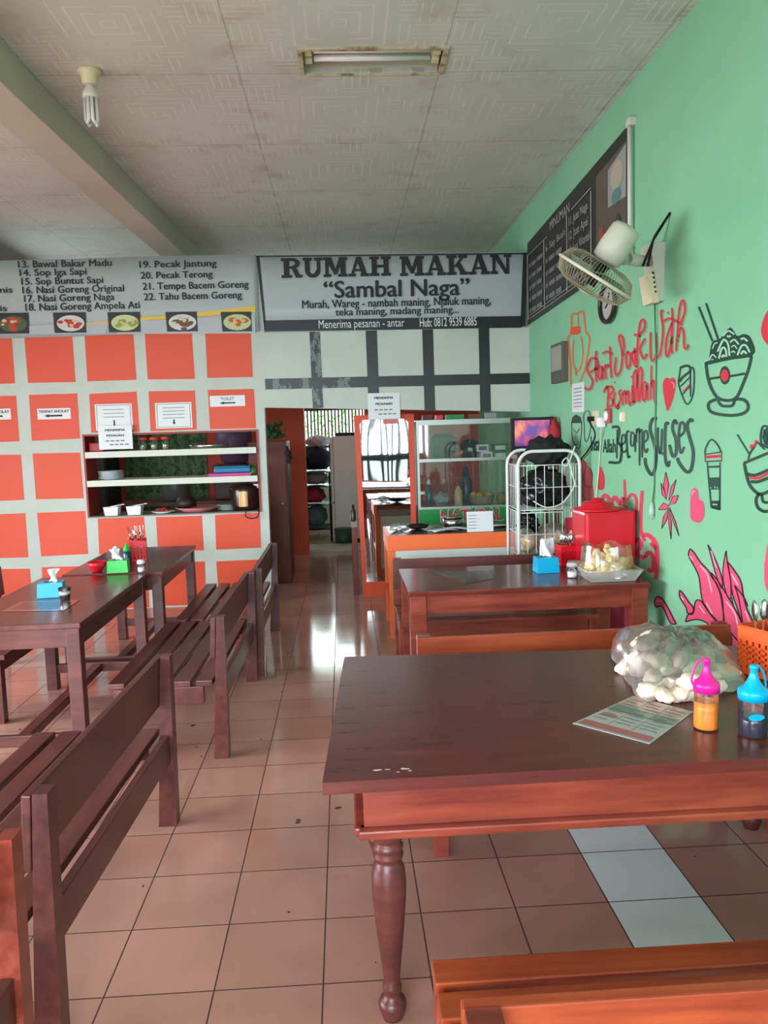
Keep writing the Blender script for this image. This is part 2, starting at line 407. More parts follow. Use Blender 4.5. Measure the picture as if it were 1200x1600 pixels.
# ---- kitchen beyond the partition
YK = 11.05
q = MB(); q.mm((-5.6, YK, 0), (-.52, YK+.12, 3.1)).mm((.30, YK, 0), (XR, YK+.12, 3.1)).mm((-.52, YK, 2.15), (.30, YK+.12, 3.1)); structure('wall_kitchen', q, M_KITCH)
structure('trim_3', MB().mm((-.60, YK+.12, 0), (.30, YK+.62, .05), .005), mat('pale_step', (178, 176, 158), .5))
YU = 13.6
q = MB(); q.mm((-5.6, YU, 0), (-1.2, YU+.1, 3.1)).mm((.75, YU, 0), (XR, YU+.1, 3.1)).mm((-1.2, YU, 0), (.75, YU+.1, .95)).mm((-1.2, YU, 2.35), (.75, YU+.1, 3.1)); structure('wall_yard', q, M_LEFT)
wn = empty('window_2', (-.22, YU+.05, .95)); wn['kind'] = 'structure'
q = MB()
for i in range(34):
    x = -1.17+i*.0575; q.mm((x, YU+.03, .95), (x+.024, YU+.06, 2.35))
keep(q.build('slats', wood('slat_wood', (96, 66, 44), (70, 46, 32), (120, 86, 58), .6, 0, 2)), wn)
keep(MB().mm((-1.2, YU+.025, 2.02), (.75, YU+.065, 2.065)).mm((-1.2, YU+.025, 1.40), (.75, YU+.065, 1.44)).build('crossbar', MATS['slat_wood']), wn)
# leafy shrub out in the yard
sh = empty('garden_shrub', (-.2, 15.0, -.02), 0, 'leafy green shrub in the yard seen through the kitchen window slats', 'shrub')
q = MB()
for i in range(520):
    c = Vector((random.gauss(-.45, .5), random.uniform(14.7, 15.3), abs(random.gauss(1.6, .5))+.05)); d = Vector((random.uniform(-1, 1), random.uniform(-1, 1), random.uniform(-1, 1))).normalized()
    e2 = d.orthogonal().normalized(); l = random.uniform(.06, .13); q.poly([c, c+d*l*.5+e2*l*.25, c+d*l, c+d*l*.5-e2*l*.25])
keep(q.build('foliage', mat('leaf_green', (92, 150, 62), .6), fix=False), sh)
keep(MB().tube([(-.2, 15, -.02), (-.22, 15, .7), (-.5, 15, 1.3)], [.035, .03, .015], 8).build('stem', mat('bark', (90, 70, 52), .8)), sh)
structure('trim_4', MB().mm((-5, 14.2, -.12), (4, 18, -.02)), M_CONC)

# ================================================================== WALL MURAL (right wall, in paint)
def Wm(ox, oy, s): return lambda x, y: (ox+x*s, oy+y*s)
IDENT = lambda x, y: (x, y)
class Paint:
    def __init__(s, off=.0015): s.m = MB(); s.off = off
    def pt(s, x, y): p = PX(x, y, XR-s.off); return p
    def ribbon(s, f, pts, w, smooth=True, closed=False):
        p = [Vector((*f(*a), 0)) for a in pts]
        if closed: p.append(p[0])
        if smooth: p = smooth_line(p, 5)
        n = len(p); L, R = [], []
        for i in range(n):
            t = (p[min(i+1, n-1)]-p[max(i-1, 0)])
            if t.length < 1e-6: t = Vector((1, 0, 0))
            t.normalize(); k = Vector((-t.y, t.x, 0))*(w/2*(1 if 0 < i < n-1 or closed else .75))
            L.append(s.m.b.verts.new(s.pt(*(p[i]+k)[:2]))); R.append(s.m.b.verts.new(s.pt(*(p[i]-k)[:2])))
        for i in range(n-1): s.m.b.faces.new((L[i], L[i+1], R[i+1], R[i]))
        return s
    def fill(s, f, pts, smooth=True):
        p = [Vector((*f(*a), 0)) for a in pts]
        if smooth: p = smooth_line(p+[p[0]], 4)[:-1]
        s.m.b.faces.new([s.m.b.verts.new(s.pt(*a[:2])) for a in p]); return s
    def ell(s, f, c, rx, ry, w=None, n=20):
        p = [(c[0]+rx*math.cos(2*math.pi*i/n), c[1]+ry*math.sin(2*math.pi*i/n)) for i in range(n)]
        if w: return s.ribbon(f, p, w, False, True)
        return s.fill(f, p, False)
    def done(s, name, m): return keep(s.m.build(name, m), wr)
# "Start Work With Bismillah"
f = Wm(880, 470, .18333)
script = [[(300, 560), (285, 500), (240, 490), (205, 560), (210, 610), (260, 590), (300, 540)], [(215, 620), (250, 680), (235, 740), (205, 755), (183, 735)],
 [(280, 425), (276, 560), (282, 690)], [(330, 555), (305, 580), (300, 650), (322, 660), (335, 560), (340, 670)], [(356, 540), (364, 665)], [(360, 570), (380, 545), (390, 560)],
 [(398, 390), (402, 520), (410, 655)], [(332, 450), (375, 432), (425, 452)],
 [(448, 480), (440, 590), (455, 635), (485, 600), (500, 520), (500, 430), (476, 330), (480, 295), (505, 310), (520, 400)], [(520, 400), (505, 470)],
 [(550, 430), (535, 470), (545, 570), (570, 540), (570, 460), (548, 432)], [(585, 440), (590, 500), (620, 560), (612, 480), (605, 400)], [(590, 450), (610, 420), (625, 440)],
 [(600, 285), (640, 290), (685, 250), (697, 190), (680, 160), (655, 190), (640, 300), (630, 430), (632, 545)], [(700, 320), (655, 400), (670, 470), (690, 490), (715, 450)],
 [(745, 265), (742, 420), (752, 505), (780, 490), (795, 400), (788, 270)], [(785, 480), (815, 470), (835, 400), (850, 250), (835, 130), (835, 85), (855, 90)],
 [(840, 185), (900, 150), (955, 165), (1005, 200)], [(925, 185), (880, 330), (875, 455), (900, 455), (925, 300)], [(926, 60), (930, 200), (920, 400), (935, 445)],
 [(1000, 200), (1035, 90), (1028, 5), (1005, 10), (985, 100), (975, 250), (960, 430)], [(965, 340), (1000, 230), (1025, 270), (1030, 390), (1055, 405), (1065, 370)], [(890, 95), (893, 108)],
 [(345, 780), (372, 730), (385, 760), (380, 850), (376, 925)], [(360, 740), (410, 730), (425, 770), (390, 815), (420, 840), (415, 890), (380, 900)], [(436, 690), (438, 700)], [(440, 780), (428, 860), (450, 905), (470, 880)],
 [(500, 760), (475, 780), (488, 830), (465, 900), (455, 905)], [(505, 780), (508, 890)], [(508, 800), (530, 770), (535, 880)], [(537, 800), (555, 770), (562, 880), (580, 860)], [(580, 640), (583, 655)], [(590, 720), (588, 860), (605, 850)],
 [(605, 860), (598, 650), (620, 590), (628, 640), (615, 860)], [(640, 860), (640, 620), (660, 570), (672, 640), (650, 860)], [(705, 690), (680, 720), (680, 840), (700, 830), (712, 700), (722, 850)], [(750, 550), (745, 840)], [(748, 720), (770, 680), (778, 850), (790, 860)]]
h = Paint(.0012)
for st in script: h.ribbon(f, [(x+8, y+10) for x, y in st], 4.6)
h.done('painted_lettering_shadow', PM_HALO)
h = Paint(.0022)
for st in script: h.ribbon(f, st, 3.5)
tag(h.done('painted_lettering', PM_RED), 'red handwritten slogan')
# second line, dark green
f2 = Wm(860, 620, .21667)
h = Paint(.002)
for st, w in [([(442, 220), (488, 218), (496, 260), (486, 320), (512, 365), (508, 440), (492, 474), (418, 472)], 5.5), ([(482, 235), (478, 445)], 4),
  ([(512, 350), (540, 320), (535, 275), (515, 290), (514, 380), (535, 398), (548, 380)], 4), ([(572, 250), (550, 260), (552, 360), (560, 435), (575, 425)], 4.5), ([(605, 270), (582, 260), (580, 345), (600, 345), (610, 270), (612, 400)], 4),
  ([(620, 230), (622, 330)], 4), ([(622, 260), (640, 240), (642, 495)], 4), ([(642, 260), (660, 245), (660, 440)], 4), ([(675, 330), (702, 300), (695, 250), (676, 260), (672, 360), (690, 400), (702, 370)], 4.5),
  ([(770, 155), (735, 165), (718, 230), (745, 330), (762, 420), (750, 530), (725, 560), (690, 500), (682, 440)], 6.5), ([(775, 220), (775, 350), (795, 405), (805, 230)], 5), ([(808, 400), (808, 420)], 5),
  ([(855, 200), (832, 195), (825, 330), (830, 460), (848, 500), (858, 460)], 6), ([(915, 200), (895, 170), (880, 230), (905, 310), (905, 410), (880, 425), (858, 345)], 6.5),
  ([(925, 290), (965, 250), (960, 190), (935, 200), (925, 300), (940, 405), (965, 360)], 5.5), ([(1030, 180), (1010, 165), (985, 210), (1005, 300), (1030, 400), (1015, 520), (980, 540), (930, 480), (915, 440)], 7)]:
    h.ribbon(f2, st, w*.78)
tag(h.done('painted_lettering', PM_DARK), 'dark green handwritten slogan')
def wall_text(txt, x, y, x1, y1, cap_px, m, bold=.01, off=.002, par=None):
    a, b, c = PX(x, y, XR-off), PX(x1, y1, XR-off), PX(x, y-cap_px, XR-off)
    return letter(txt, a, b-a, Vector((0, 0, 1)), (b-a).length, (c-a).z, m, par or wr, bold, 0, Vector((0, 0, 0)))
wall_text('Insa', 923, 704, 937, 704, 22, PM_DARK, .02)
wall_text('Allah', 942, 707, 962, 707, 20, PM_DARK, .02)
# heart
f = Wm(880, 470, .18333)
Paint(.002).fill(f, [(905, 670), (885, 655), (855, 680), (850, 760), (870, 880), (892, 940), (935, 840), (955, 740), (955, 675), (930, 655)]).done('painted_heart', PM_RED)
h = Paint(.003); h.ribbon(f, [(920, 695), (940, 705), (942, 745)], 1.3); h.done('painted_highlight', PM_LIGHT)
# cupcake-like paper cup beside the heart
h = Paint(.002)
for st, w in [([(1000, 560), (990, 640), (985, 720), (1050, 880), (1105, 800), (1115, 600), (1085, 590), (1085, 820)], 2.6), ([(1000, 570), (1040, 555), (1075, 560), (1080, 600), (1020, 650), (992, 690)], 4), ([(1000, 730), (1090, 640)], 3), ([(1015, 800), (1085, 720)], 3)]: h.ribbon(f, st, w)
h.done('painted_cup', PM_DARK)
h = Paint(.0025); h.ribbon(f, [(1020, 775), (1075, 715)], 3.2, False); h.done('painted_band', PM_RED)
# noodle bowl
f = Wm(1080, 460, .1375)
h = Paint(.0015); h.fill(f, [(200, 760), (235, 545), (330, 500), (440, 375), (520, 470), (600, 450), (680, 500), (690, 700)]); h.done('painted_noodles', PM_DARK)
h = Paint(.0025)
for st, w in [([(360, 475), (420, 415), (490, 455)], 2.4), ([(240, 620), (265, 560), (300, 550)], 1.8), ([(300, 650), (350, 540), (380, 515), (420, 570), (435, 700)], 3.0), ([(315, 730), (340, 630), (370, 605), (395, 640), (400, 710)], 3), ([(205, 750), (240, 685), (285, 720)], 2), ([(440, 545), (490, 515), (540, 570)], 2.6), ([(455, 600), (490, 580), (520, 620)], 2), ([(525, 690), (570, 590), (620, 580), (665, 660)], 3), ([(560, 510), (600, 500), (640, 535)], 3), ([(565, 680), (595, 645), (630, 675)], 3.2), ([(345, 715), (365, 690), (380, 710)], 3), ([(230, 745), (250, 735)], 2), ([(455, 660), (480, 645), (500, 665)], 2), ([(405, 470), (430, 480), (450, 470)], 3)]: h.ribbon(f, st, w)
h.done('painted_noodle_strand', PM_PALE)
h = Paint(.002)
for st, w, sm in [([(85, 140), (240, 530)], 4.5, False), ([(168, 100), (305, 510)], 4.5, False), ([(165, 785), (430, 725), (690, 690)], 6, True), ([(165, 770), (190, 950), (240, 1090), (310, 1180), (430, 1205), (520, 1160), (590, 1010), (650, 850), (685, 700)], 4.8, True), ([(205, 960), (330, 940)], 5, False), ([(440, 930), (610, 900)], 5, False), ([(300, 1200), (340, 1260), (400, 1270), (470, 1260), (495, 1190)], 4.6, True), ([(290, 1190), (205, 1230), (200, 1300), (260, 1350), (430, 1375), (570, 1360), (640, 1310), (640, 1240), (590, 1195), (500, 1190)], 5, True)]: h.ribbon(f, st, w, sm)
h.ell(f, (382, 920), 60, 105); h.done('painted_bowl', PM_DARK)
Paint(.003).ell(f, (380, 920), 44, 68).done('painted_dot', PM_RED)
Paint(.002).fill(Wm(0, 0, 1), [(1192, 500), (1202, 484), (1225, 490), (1235, 530), (1215, 550), (1196, 535), (1189, 518)]).done('painted_heart', PM_RED)
# tall cup, heart and sundae
f = Wm(1060, 660, .125)
h = Paint(.002)
for st, w, sm in [([(330, 390), (345, 310), (410, 215), (490, 280), (530, 370)], 2.8, True), ([(330, 380), (335, 490), (540, 480), (540, 370), (330, 400)], 2.6, False), ([(360, 500), (375, 680), (410, 1060), (515, 1095), (520, 500)], 2.8, False), ([(372, 558), (515, 552)], 4.6, False), ([(410, 990), (515, 985)], 3, False), ([(415, 1050), (515, 1070)], 4, False)]: h.ribbon(f, st, w, sm)
h.fill(f, [(385, 690), (515, 685), (515, 840), (400, 840)], False); h.fill(f, [(400, 990), (515, 990), (515, 1100), (415, 1075)], False)
h.done('painted_cup', PM_DARK)
h = Paint(.0026); h.ribbon(f, [(335, 435), (530, 420)], 6, False); h.done('painted_band', PM_RED)
h = Paint(.003); h.ribbon(f, [(400, 810), (408, 825)], 2); h.ribbon(f, [(455, 800), (458, 825)], 1.6); h.ribbon(f, [(480, 805), (490, 828)], 1.6); h.ribbon(f, [(425, 1025), (485, 1028)], 2.5); h.done('painted_highlight', PM_PALE)
Paint(.002).fill(f, [(195, 815), (160, 860), (148, 1000), (150, 1180), (190, 1240), (270, 1250), (320, 1170), (322, 1050), (300, 980), (258, 960), (248, 880), (225, 830)]).done('painted_heart', PM_PINK)
h = Paint(.003); h.ribbon(f, [(170, 910), (185, 860), (210, 865)], 1.6); h.done('painted_highlight', PM_LIGHT)
h = Paint(.002)
for st, w, sm in [([(735, 150), (880, 390)], 3.4, False), ([(870, 470), (890, 390), (950, 300), (990, 250), (1080, 340)], 3.5, False), ([(815, 510), (1130, 380)], 6, False), ([(820, 510), (880, 760), (980, 880), (1060, 890), (1130, 860)], 5, True), ([(850, 640), (960, 660), (1130, 590)], 5, True), ([(900, 740), (1000, 740), (1130, 690)], 5, True), ([(1010, 890), (970, 960), (990, 1060), (1060, 1110), (1130, 1110)], 5, True), ([(1040, 900), (1060, 990), (1130, 1000)], 4.5, True), ([(1130, 60), (1060, 50), (1030, 150), (1040, 270), (1130, 320)], 3.6, True), ([(1060, 90), (1120, 190), (1050, 180)], 2.4, False), ([(1120, 190), (1070, 280)], 2.4, False)]: h.ribbon(f, st, w, sm)
h.ell(f, (1130, 180), 80, 120); h.done('painted_sundae', PM_DARK)
h = Paint(.0026); h.ribbon(f, [(890, 690), (1000, 695), (1130, 630)], 4); h.ribbon(f, [(905, 330), (910, 290), (950, 290), (975, 220)], 3.5); h.done('painted_band', PM_RED)
# pink star flower
f = Wm(850, 720, .29167)
pet = [[(652, 60), (640, 130), (655, 210), (668, 130)], [(626, 120), (632, 180), (655, 210), (645, 160)], [(708, 100), (680, 140), (668, 215), (690, 170)], [(720, 185), (690, 190), (668, 240), (705, 225)], [(612, 262), (640, 225), (668, 240), (650, 262)], [(630, 362), (640, 300), (665, 250), (660, 310)], [(680, 420), (668, 330), (668, 250), (682, 330)], [(722, 402), (690, 320), (672, 250), (705, 330)]]
h = Paint(.0018)
for p in pet: h.fill(f, p, False)
h.done('painted_flower', PM_PINK)
h = Paint(.0026)
for p in pet: h.ribbon(f, p, 1.1, False, True)
h.done('painted_outline', PM_INKY)
# red word low on the wall, half behind the dispenser
h = Paint(.002)
for st, w in [([(430, 100), (433, 180), (428, 240)], 2.6), ([(525, 160), (518, 280), (520, 380), (540, 430)], 3.4), ([(440, 215), (470, 180), (495, 210), (490, 300), (480, 340)], 3), ([(310, 200), (330, 185), (360, 215), (380, 195), (405, 225), (425, 195)], 4), ([(480, 440), (500, 420), (520, 450), (500, 500), (540, 520)], 4.5), ([(530, 400), (560, 400), (600, 450), (605, 560), (598, 635)], 4.5), ([(540, 520), (560, 490), (585, 520), (580, 590), (555, 580)], 4), ([(570, 440), (600, 470)], 5)]: h.ribbon(f, st, w*1.5)
h.done('painted_lettering', mat('mural_rose', (222, 66, 92), .5))
Paint(.002).fill(IDENT, [(930, 938), (985, 932), (990, 985), (930, 985)], False).done('painted_patch', PM_PINK)
Paint(.002).fill(f, [(300, 30), (288, 90), (290, 150), (320, 150), (324, 90), (312, 45)]).done('painted_heart', PM_RED)
# red claw-like fruit behind the rack and the small cup doodles
f = Wm(780, 640, .15)
h = Paint(.0015); h.fill(f, [(855, 510), (900, 545), (925, 590), (965, 640), (970, 760), (985, 880), (975, 980), (900, 1020), (850, 1010), (850, 700)]); h.done('painted_fruit', mat('mural_brick', (176, 70, 72), .5))
h = Paint(.0025)
for st in ([(905, 590), (880, 700), (900, 800), (980, 800)], [(940, 790), (920, 980)], [(870, 880), (920, 980), (960, 880)], [(925, 590), (968, 660), (965, 780)]): h.ribbon(f, st, .9)
h.done('painted_outline', PM_INKY)
h = Paint(.002)
for st, w in [([(755, 120), (760, 300), (800, 390), (835, 390), (855, 250), (858, 120)], 1.3), ([(770, 200), (805, 240), (840, 190)], 1.0), ([(770, 330), (800, 370), (835, 330)], 1.0), ([(885, 150), (880, 60), (915, 10), (945, 50), (950, 200), (915, 330), (890, 300), (885, 150)], 1.2)]: h.ribbon(f, st, w)
h.fill(f, [(752, 140), (760, 80), (800, 50), (850, 80), (858, 140)], False); h.done('painted_cup', PM_DARK)
# orange bottle outline
f = Wm(880, 470, .18333)
h = Paint(.002)
for st, w in [([(70, 220), (75, 120), (120, 110), (170, 95), (185, 210)], 3), ([(125, 110), (130, 210)], 2.6), ([(60, 290), (40, 330), (60, 520), (65, 690), (85, 745)], 3), ([(185, 210), (195, 270), (225, 320), (205, 480), (180, 600), (140, 690)], 2.6), ([(90, 330), (80, 480), (110, 600), (150, 560), (170, 430), (150, 300)], 2.2), ([(105, 570), (110, 640)], 5)]: h.ribbon(f, st, w)
h.done('painted_bottle', PM_ORG)
h = Paint(.0025); h.fill(f, [(62, 225), (135, 215), (145, 240), (138, 280), (70, 290), (58, 265)]); h.done('painted_bottle_cap', mat('mural_orange_red', (226, 78, 44), .5))
# pink flame plant
f = Wm(1010, 840, .15833)
pinks = [[(90, 600), (110, 580), (150, 600), (210, 690), (270, 810), (290, 850), (235, 840), (170, 700), (130, 675), (95, 685), (80, 640)],
 [(325, 520), (350, 540), (420, 640), (460, 690), (455, 740), (405, 745), (390, 690), (330, 590)],
 [(385, 830), (410, 760), (460, 750), (480, 640), (510, 615), (550, 640), (620, 740), (760, 900), (800, 1080), (830, 1200), (700, 1200), (640, 900), (520, 810)],
 [(430, 110), (470, 150), (530, 240), (620, 340), (700, 480), (740, 620), (770, 900), (680, 820), (570, 660), (540, 560), (520, 400), (480, 300), (425, 200), (415, 150)],
 [(635, 345), (700, 420), (790, 560), (870, 700), (940, 850), (975, 1080), (1000, 1200), (850, 1200), (770, 950), (750, 620), (700, 470), (640, 380)],
 [(605, 70), (650, 150), (720, 320), (750, 440), (740, 500), (690, 380), (640, 200)], [(785, 130), (800, 260), (830, 420), (830, 600), (790, 560), (755, 400), (760, 260)],
 [(800, 240), (870, 330), (930, 430), (955, 570), (990, 700), (1060, 850), (1095, 960), (1110, 1200), (980, 1200), (940, 850), (850, 560), (830, 420)]]
h = Paint(.0014)
for p in pinks: h.fill(f, p)
h.done('painted_plant', PM_PINK)
h = Paint(.0024)
for p, w in zip(pinks, (2, 2, 2, 2, 2, 1.6, 1.6, 2)): h.ribbon(f, p, w, True, True)
for st in ([(770, 860), (850, 960), (940, 1060)], [(800, 860), (840, 1000), (835, 1080)], [(870, 470), (960, 590), (1000, 680)], [(870, 470), (910, 600), (950, 850)], [(840, 590), (860, 690)], [(620, 880), (720, 990), (745, 1100)]): h.ribbon(f, st, 2.0)
h.done('painted_outline', PM_INKY)
h = Paint(.003)
for st, w in (([(525, 275), (600, 360), (645, 540)], 2.2), ([(425, 180), (460, 225)], 2.6), ([(590, 640), (650, 750)], 2.4), ([(520, 670), (575, 750)], 2.4), ([(785, 630), (870, 740), (905, 890)], 2.4), ([(840, 360), (905, 470)], 3.2), ([(975, 720), (1050, 920)], 2.6), ([(340, 580), (370, 620)], 2.4), ([(100, 625), (160, 630)], 2), ([(640, 130), (690, 300)], 2)): h.ribbon(f, st, w)
h.done('painted_highlight', PM_LIGHT)
h = Paint(.002)
h.fill(IDENT, [(1199, 850), (1196, 870), (1194, 890), (1197, 920), (1215, 940), (1225, 860)]); h.done('painted_flower', PM_PINK)

# ================================================================== BANNERS AND NOTICES
def back(x, y, off=.0): return PY(x, y, YB-off)
def back_text(txt, x0, x1, yb, cap, m, par, bold=.02, off=.03, shear=0., name='lettering'):
    a, b, c = back(x0, yb, off), back(x1, yb, off), back(x0, yb-cap, off)
    a.z = (a.z+b.z)/2
    return letter(txt, a, Vector((1, 0, 0)), Vector((0, 0, 1)), (b-a).length, abs(c.z-a.z), m, par, bold, shear, Vector((0, 0, 0)), name)
# --- menu banner on the left
t = empty('menu_banner', (-3.2, YB-.02, 2.66), 0, 'long white menu banner with numbered dishes and food pictures, above the orange squares', 'banner')
q = MB(); q.grid(lambda u, v: (-5.5+u*4.735, YB-.016-.006*math.sin(u*38)*(1-v)-.004*math.sin(u*17+2), 2.655+v*.715+.006*math.sin(u*9)), 90, 3)
o = keep(q.build('banner_cloth', CLOTHW), t); o.modifiers.new('thick', 'SOLIDIFY').thickness = .003
f1 = Wm(0, 380, .35)
for txt, x0, x1, yb in (('13. Bawal Bakar Madu', 80, 500, 105), ('14. Sop Iga Sapi', 87, 388, 143), ('15. Sop Buntut Sapi', 95, 462, 182), ('16. Nasi Goreng Original', 100, 555, 220), ('17. Nasi Goreng Naga', 107, 512, 258), ('18. Nasi Goreng Ampela Ati', 113, 625, 296),
  ('nis', 0, 57, 221), ('is', 0, 32, 303), ('19. Pecak Jantung', 622, 968, 106), ('20. Pecak Terong', 628, 950, 155), ('21. Tempe Bacem Goreng', 636, 1110, 203), ('22. Tahu Bacem Goreng', 642, 1080, 250)):
    back_text(txt, x0*.35, x1*.35, 380+yb*.35, 8.9, INK, t, .022)
def bpoly(pts, off, fmap=f1): return [back(*fmap(*p), off) for p in pts]
q = MB(); q.poly(bpoly([(-300, 372), (130, 368), (640, 345), (1138, 318), (1140, 403), (-300, 408)], .028)); keep(q.build('grey_band', mat('banner_grey', (176, 180, 184), .4)), t)
q = MB(); q.poly(bpoly([(130, 366), (400, 355), (640, 330), (900, 308), (1140, 280), (1140, 305), (900, 326), (640, 345), (400, 360)], .029)); keep(q.build('yellow_swoosh', mat('banner_yellow', (226, 188, 60), .4)), t)
FOODS = [((-20, 312, 131, 403), (70, 92, 52), (196, 60, 44)), ((236, 310, 386, 399), (204, 206, 200), (190, 52, 44)), ((479, 308, 629, 396), (196, 208, 150), (150, 160, 80)), ((738, 307, 883, 393), (206, 208, 204), (110, 80, 62)), ((985, 307, 1125, 393), (186, 200, 140), (196, 96, 44))]
for i, ((x0, y0, x1, y1), pc, fc) in enumerate(FOODS):
    q = MB(); q.poly(bpoly([(x0, y0), (x1-5, y0-2), (x1, y1), (x0+8, y1+2)], .031)); pic = keep(q.build('food_picture', mat('picture_dark', (40, 36, 38), .4)), t)
    cx, cy = (x0+x1)/2+4, (y0+y1)/2+3
    q = MB(); q.poly(bpoly([(cx+62*math.cos(k*.314), cy+36*math.sin(k*.314)) for k in range(20)], .033)); o = keep(q.build('plate', mat('plate_%d' % i, pc, .5)), pic)
    q = MB(); random.seed(i)
    for k in range(9):
        bx, by, r = cx+random.gauss(0, 20), cy+random.gauss(0, 9), random.uniform(7, 15); q.poly(bpoly([(bx+r*1.3*math.cos(j*.7), by+r*.8*math.sin(j*.7)) for j in range(9)], .035+.0003*k))
    q.mi = 1
    for k in range(4):
        bx, by, r = cx+random.gauss(0, 24), cy+random.gauss(0, 10), random.uniform(5, 9); q.poly(bpoly([(bx+r*1.3*math.cos(j*.7), by+r*.8*math.sin(j*.7)) for j in range(9)], .0385+.0003*k))
    o = keep(q.build('food', [mat('food_a%d' % i, fc, .6), mat('food_b', (214, 190, 150), .6)]), pic)
# --- name banner in the middle
t = empty('name_banner', (.53, YB-.02, 2.63), 0, 'white and black shop name banner above the black and white lintel', 'banner')
q = MB(); q.grid(lambda u, v: (-.758+u*2.59+.028*(1-v)*(1-u), YB-.016-.004*math.sin(u*21)*(1-v), 2.64-.008*u+v*.712), 40, 3)
o = keep(q.build('banner_cloth', CLOTHW), t); o.modifiers.new('thick', 'SOLIDIFY').thickness = .003
fb = Wm(390, 380, .375)
q = MB()
for p in ([(28, 52), (1155, 40), (1155, 46), (28, 58)], [(28, 52), (40, 52), (66, 320), (62, 368)], [(62, 322), (1135, 303), (1132, 352), (62, 368)], [(1140, 44), (1155, 42), (1150, 345), (1128, 350)]): q.poly(bpoly(p, .024, fb))
keep(q.build('black_border', BLK), t)
def slab_word(word, x0, x1, yb, yt, par):
    """heavy slab-serif capitals"""
    G = {'R': 1.08, 'U': 1.02, 'M': 1.25, 'A': 1.08, 'H': 1.1, 'K': 1.1, 'N': 1.08}
    tot = sum(G[c] for c in word)+.03*(len(word)-1); A, B = back(x0, yb, .03), back(x1, yb, .03); Zt = back(x0, yt, .03).z; H_ = Zt-A.z; k = (B.x-A.x)/tot
    q = MB(); x = 0
    for n_, c in enumerate(word):
        w = G[c]
        def P(pts, lay=0): q.poly([(A.x+k*(x+w*a), A.y-.0004*lay, A.z+H_*b) for a, b in pts])
        def R(a, b, c2, d, lay=0): P([(a, b), (c2, b), (c2, d), (a, d)], lay)
        def arc(cx, cy, rx, ry, t0, t1, wx, wy, lay=1):
            n = 14
            for i in range(n):
                u, v = t0+(t1-t0)*i/n, t0+(t1-t0)*(i+1)/n
                P([(cx+rx*math.cos(u), cy+ry*math.sin(u)), (cx+rx*math.cos(v), cy+ry*math.sin(v)), (cx+(rx-wx)*math.cos(v), cy+(ry-wy)*math.sin(v)), (cx+(rx-wx)*math.cos(u), cy+(ry-wy)*math.sin(u))], lay)
        if c == 'R':
            R(.12, 0, .38, 1); R(0, 0, .5, .15, 1); R(0, .85, .5, 1, 1); arc(.5, .73, .4, .27, -math.pi/2, math.pi/2, .24, .14, 2); R(.3, .46, .55, .58, 3); P([(.46, .52), (.7, .52), (.93, .02), (.68, .02)], 4); R(.66, 0, 1, .15, 5)
        elif c == 'U':
            R(.1, .36, .35, 1); R(0, .85, .46, 1, 1); R(.7, .36, .88, 1); R(.58, .85, 1, 1, 1); arc(.49, .38, .39, .40, math.pi, 2*math.pi, .23, .2, 2)
        elif c == 'M':
            R(.08, 0, .22, 1); R(.7, 0, .92, 1); R(0, 0, .32, .15, 1); R(.6, 0, 1, .15, 1); R(0, .85, .26, 1, 1); R(.72, .85, 1, 1, 1); P([(.08, 1), (.34, 1), (.56, .18), (.42, .18)], 2); P([(.66, 1), (.82, 1), (.56, .12), (.42, .12)], 3)
        elif c == 'A':
            P([(.1, .02), (.24, .02), (.54, 1), (.4, 1)], 0); P([(.38, 1), (.62, 1), (.93, .02), (.66, .02)], 1); R(.26, .26, .72, .38, 2); R(0, 0, .36, .15, 3); R(.58, 0, 1, .15, 3)
        elif c == 'H':
            R(.1, 0, .34, 1); R(.66, 0, .9, 1); R(.3, .42, .7, .57, 1); R(0, 0, .45, .15, 2); R(.55, 0, 1, .15, 2); R(0, .85, .45, 1, 2); R(.55, .85, 1, 1, 2)
        elif c == 'K':
            R(.1, 0, .35, 1); R(0, 0, .46, .15, 1); R(0, .85, .46, 1, 1); P([(.32, .4), (.45, .4), (.86, .95), (.7, .95)], 2); P([(.4, .55), (.62, .66), (.94, .02), (.68, .02)], 3); R(.56, .85, .96, 1, 4); R(.6, 0, 1, .15, 4)
        elif c == 'N':
            R(.1, 0, .25, 1); R(.76, 0, .9, 1); R(0, 0, .36, .15, 1); R(0, .85, .3, 1, 1); R(.64, .85, 1, 1, 1); P([(.1, 1), (.36, 1), (.9, .0), (.7, .0)], 2)
        x += w+.03
    return keep(q.build('lettering', INK), par)
slab_word('RUMAH', 440, 611, 434.5, 403.5, t)
slab_word('MAKAN', 625, 799, 431.5, 400.5, t)
back_text('\u201cSambal Naga\u201d', 506, 734, 463, 23, INK, t, .022)
back_text('Murah, Wareg - nambah maning, Njaluk maning,', 472, 767, 478.5, 9, INK, t, .02)
back_text('teka maning, madang maning...', 524, 717, 491, 9, INK, t, .02)
LW = mat('banner_white_print', (214, 218, 218), .4)
back_text('Menerima pesanan - antar', 498, 632, 511.5, 11, LW, t, .0)
back_text('Hub: 0812 9539 6885', 656, 745, 509.5, 12, LW, t, .012)

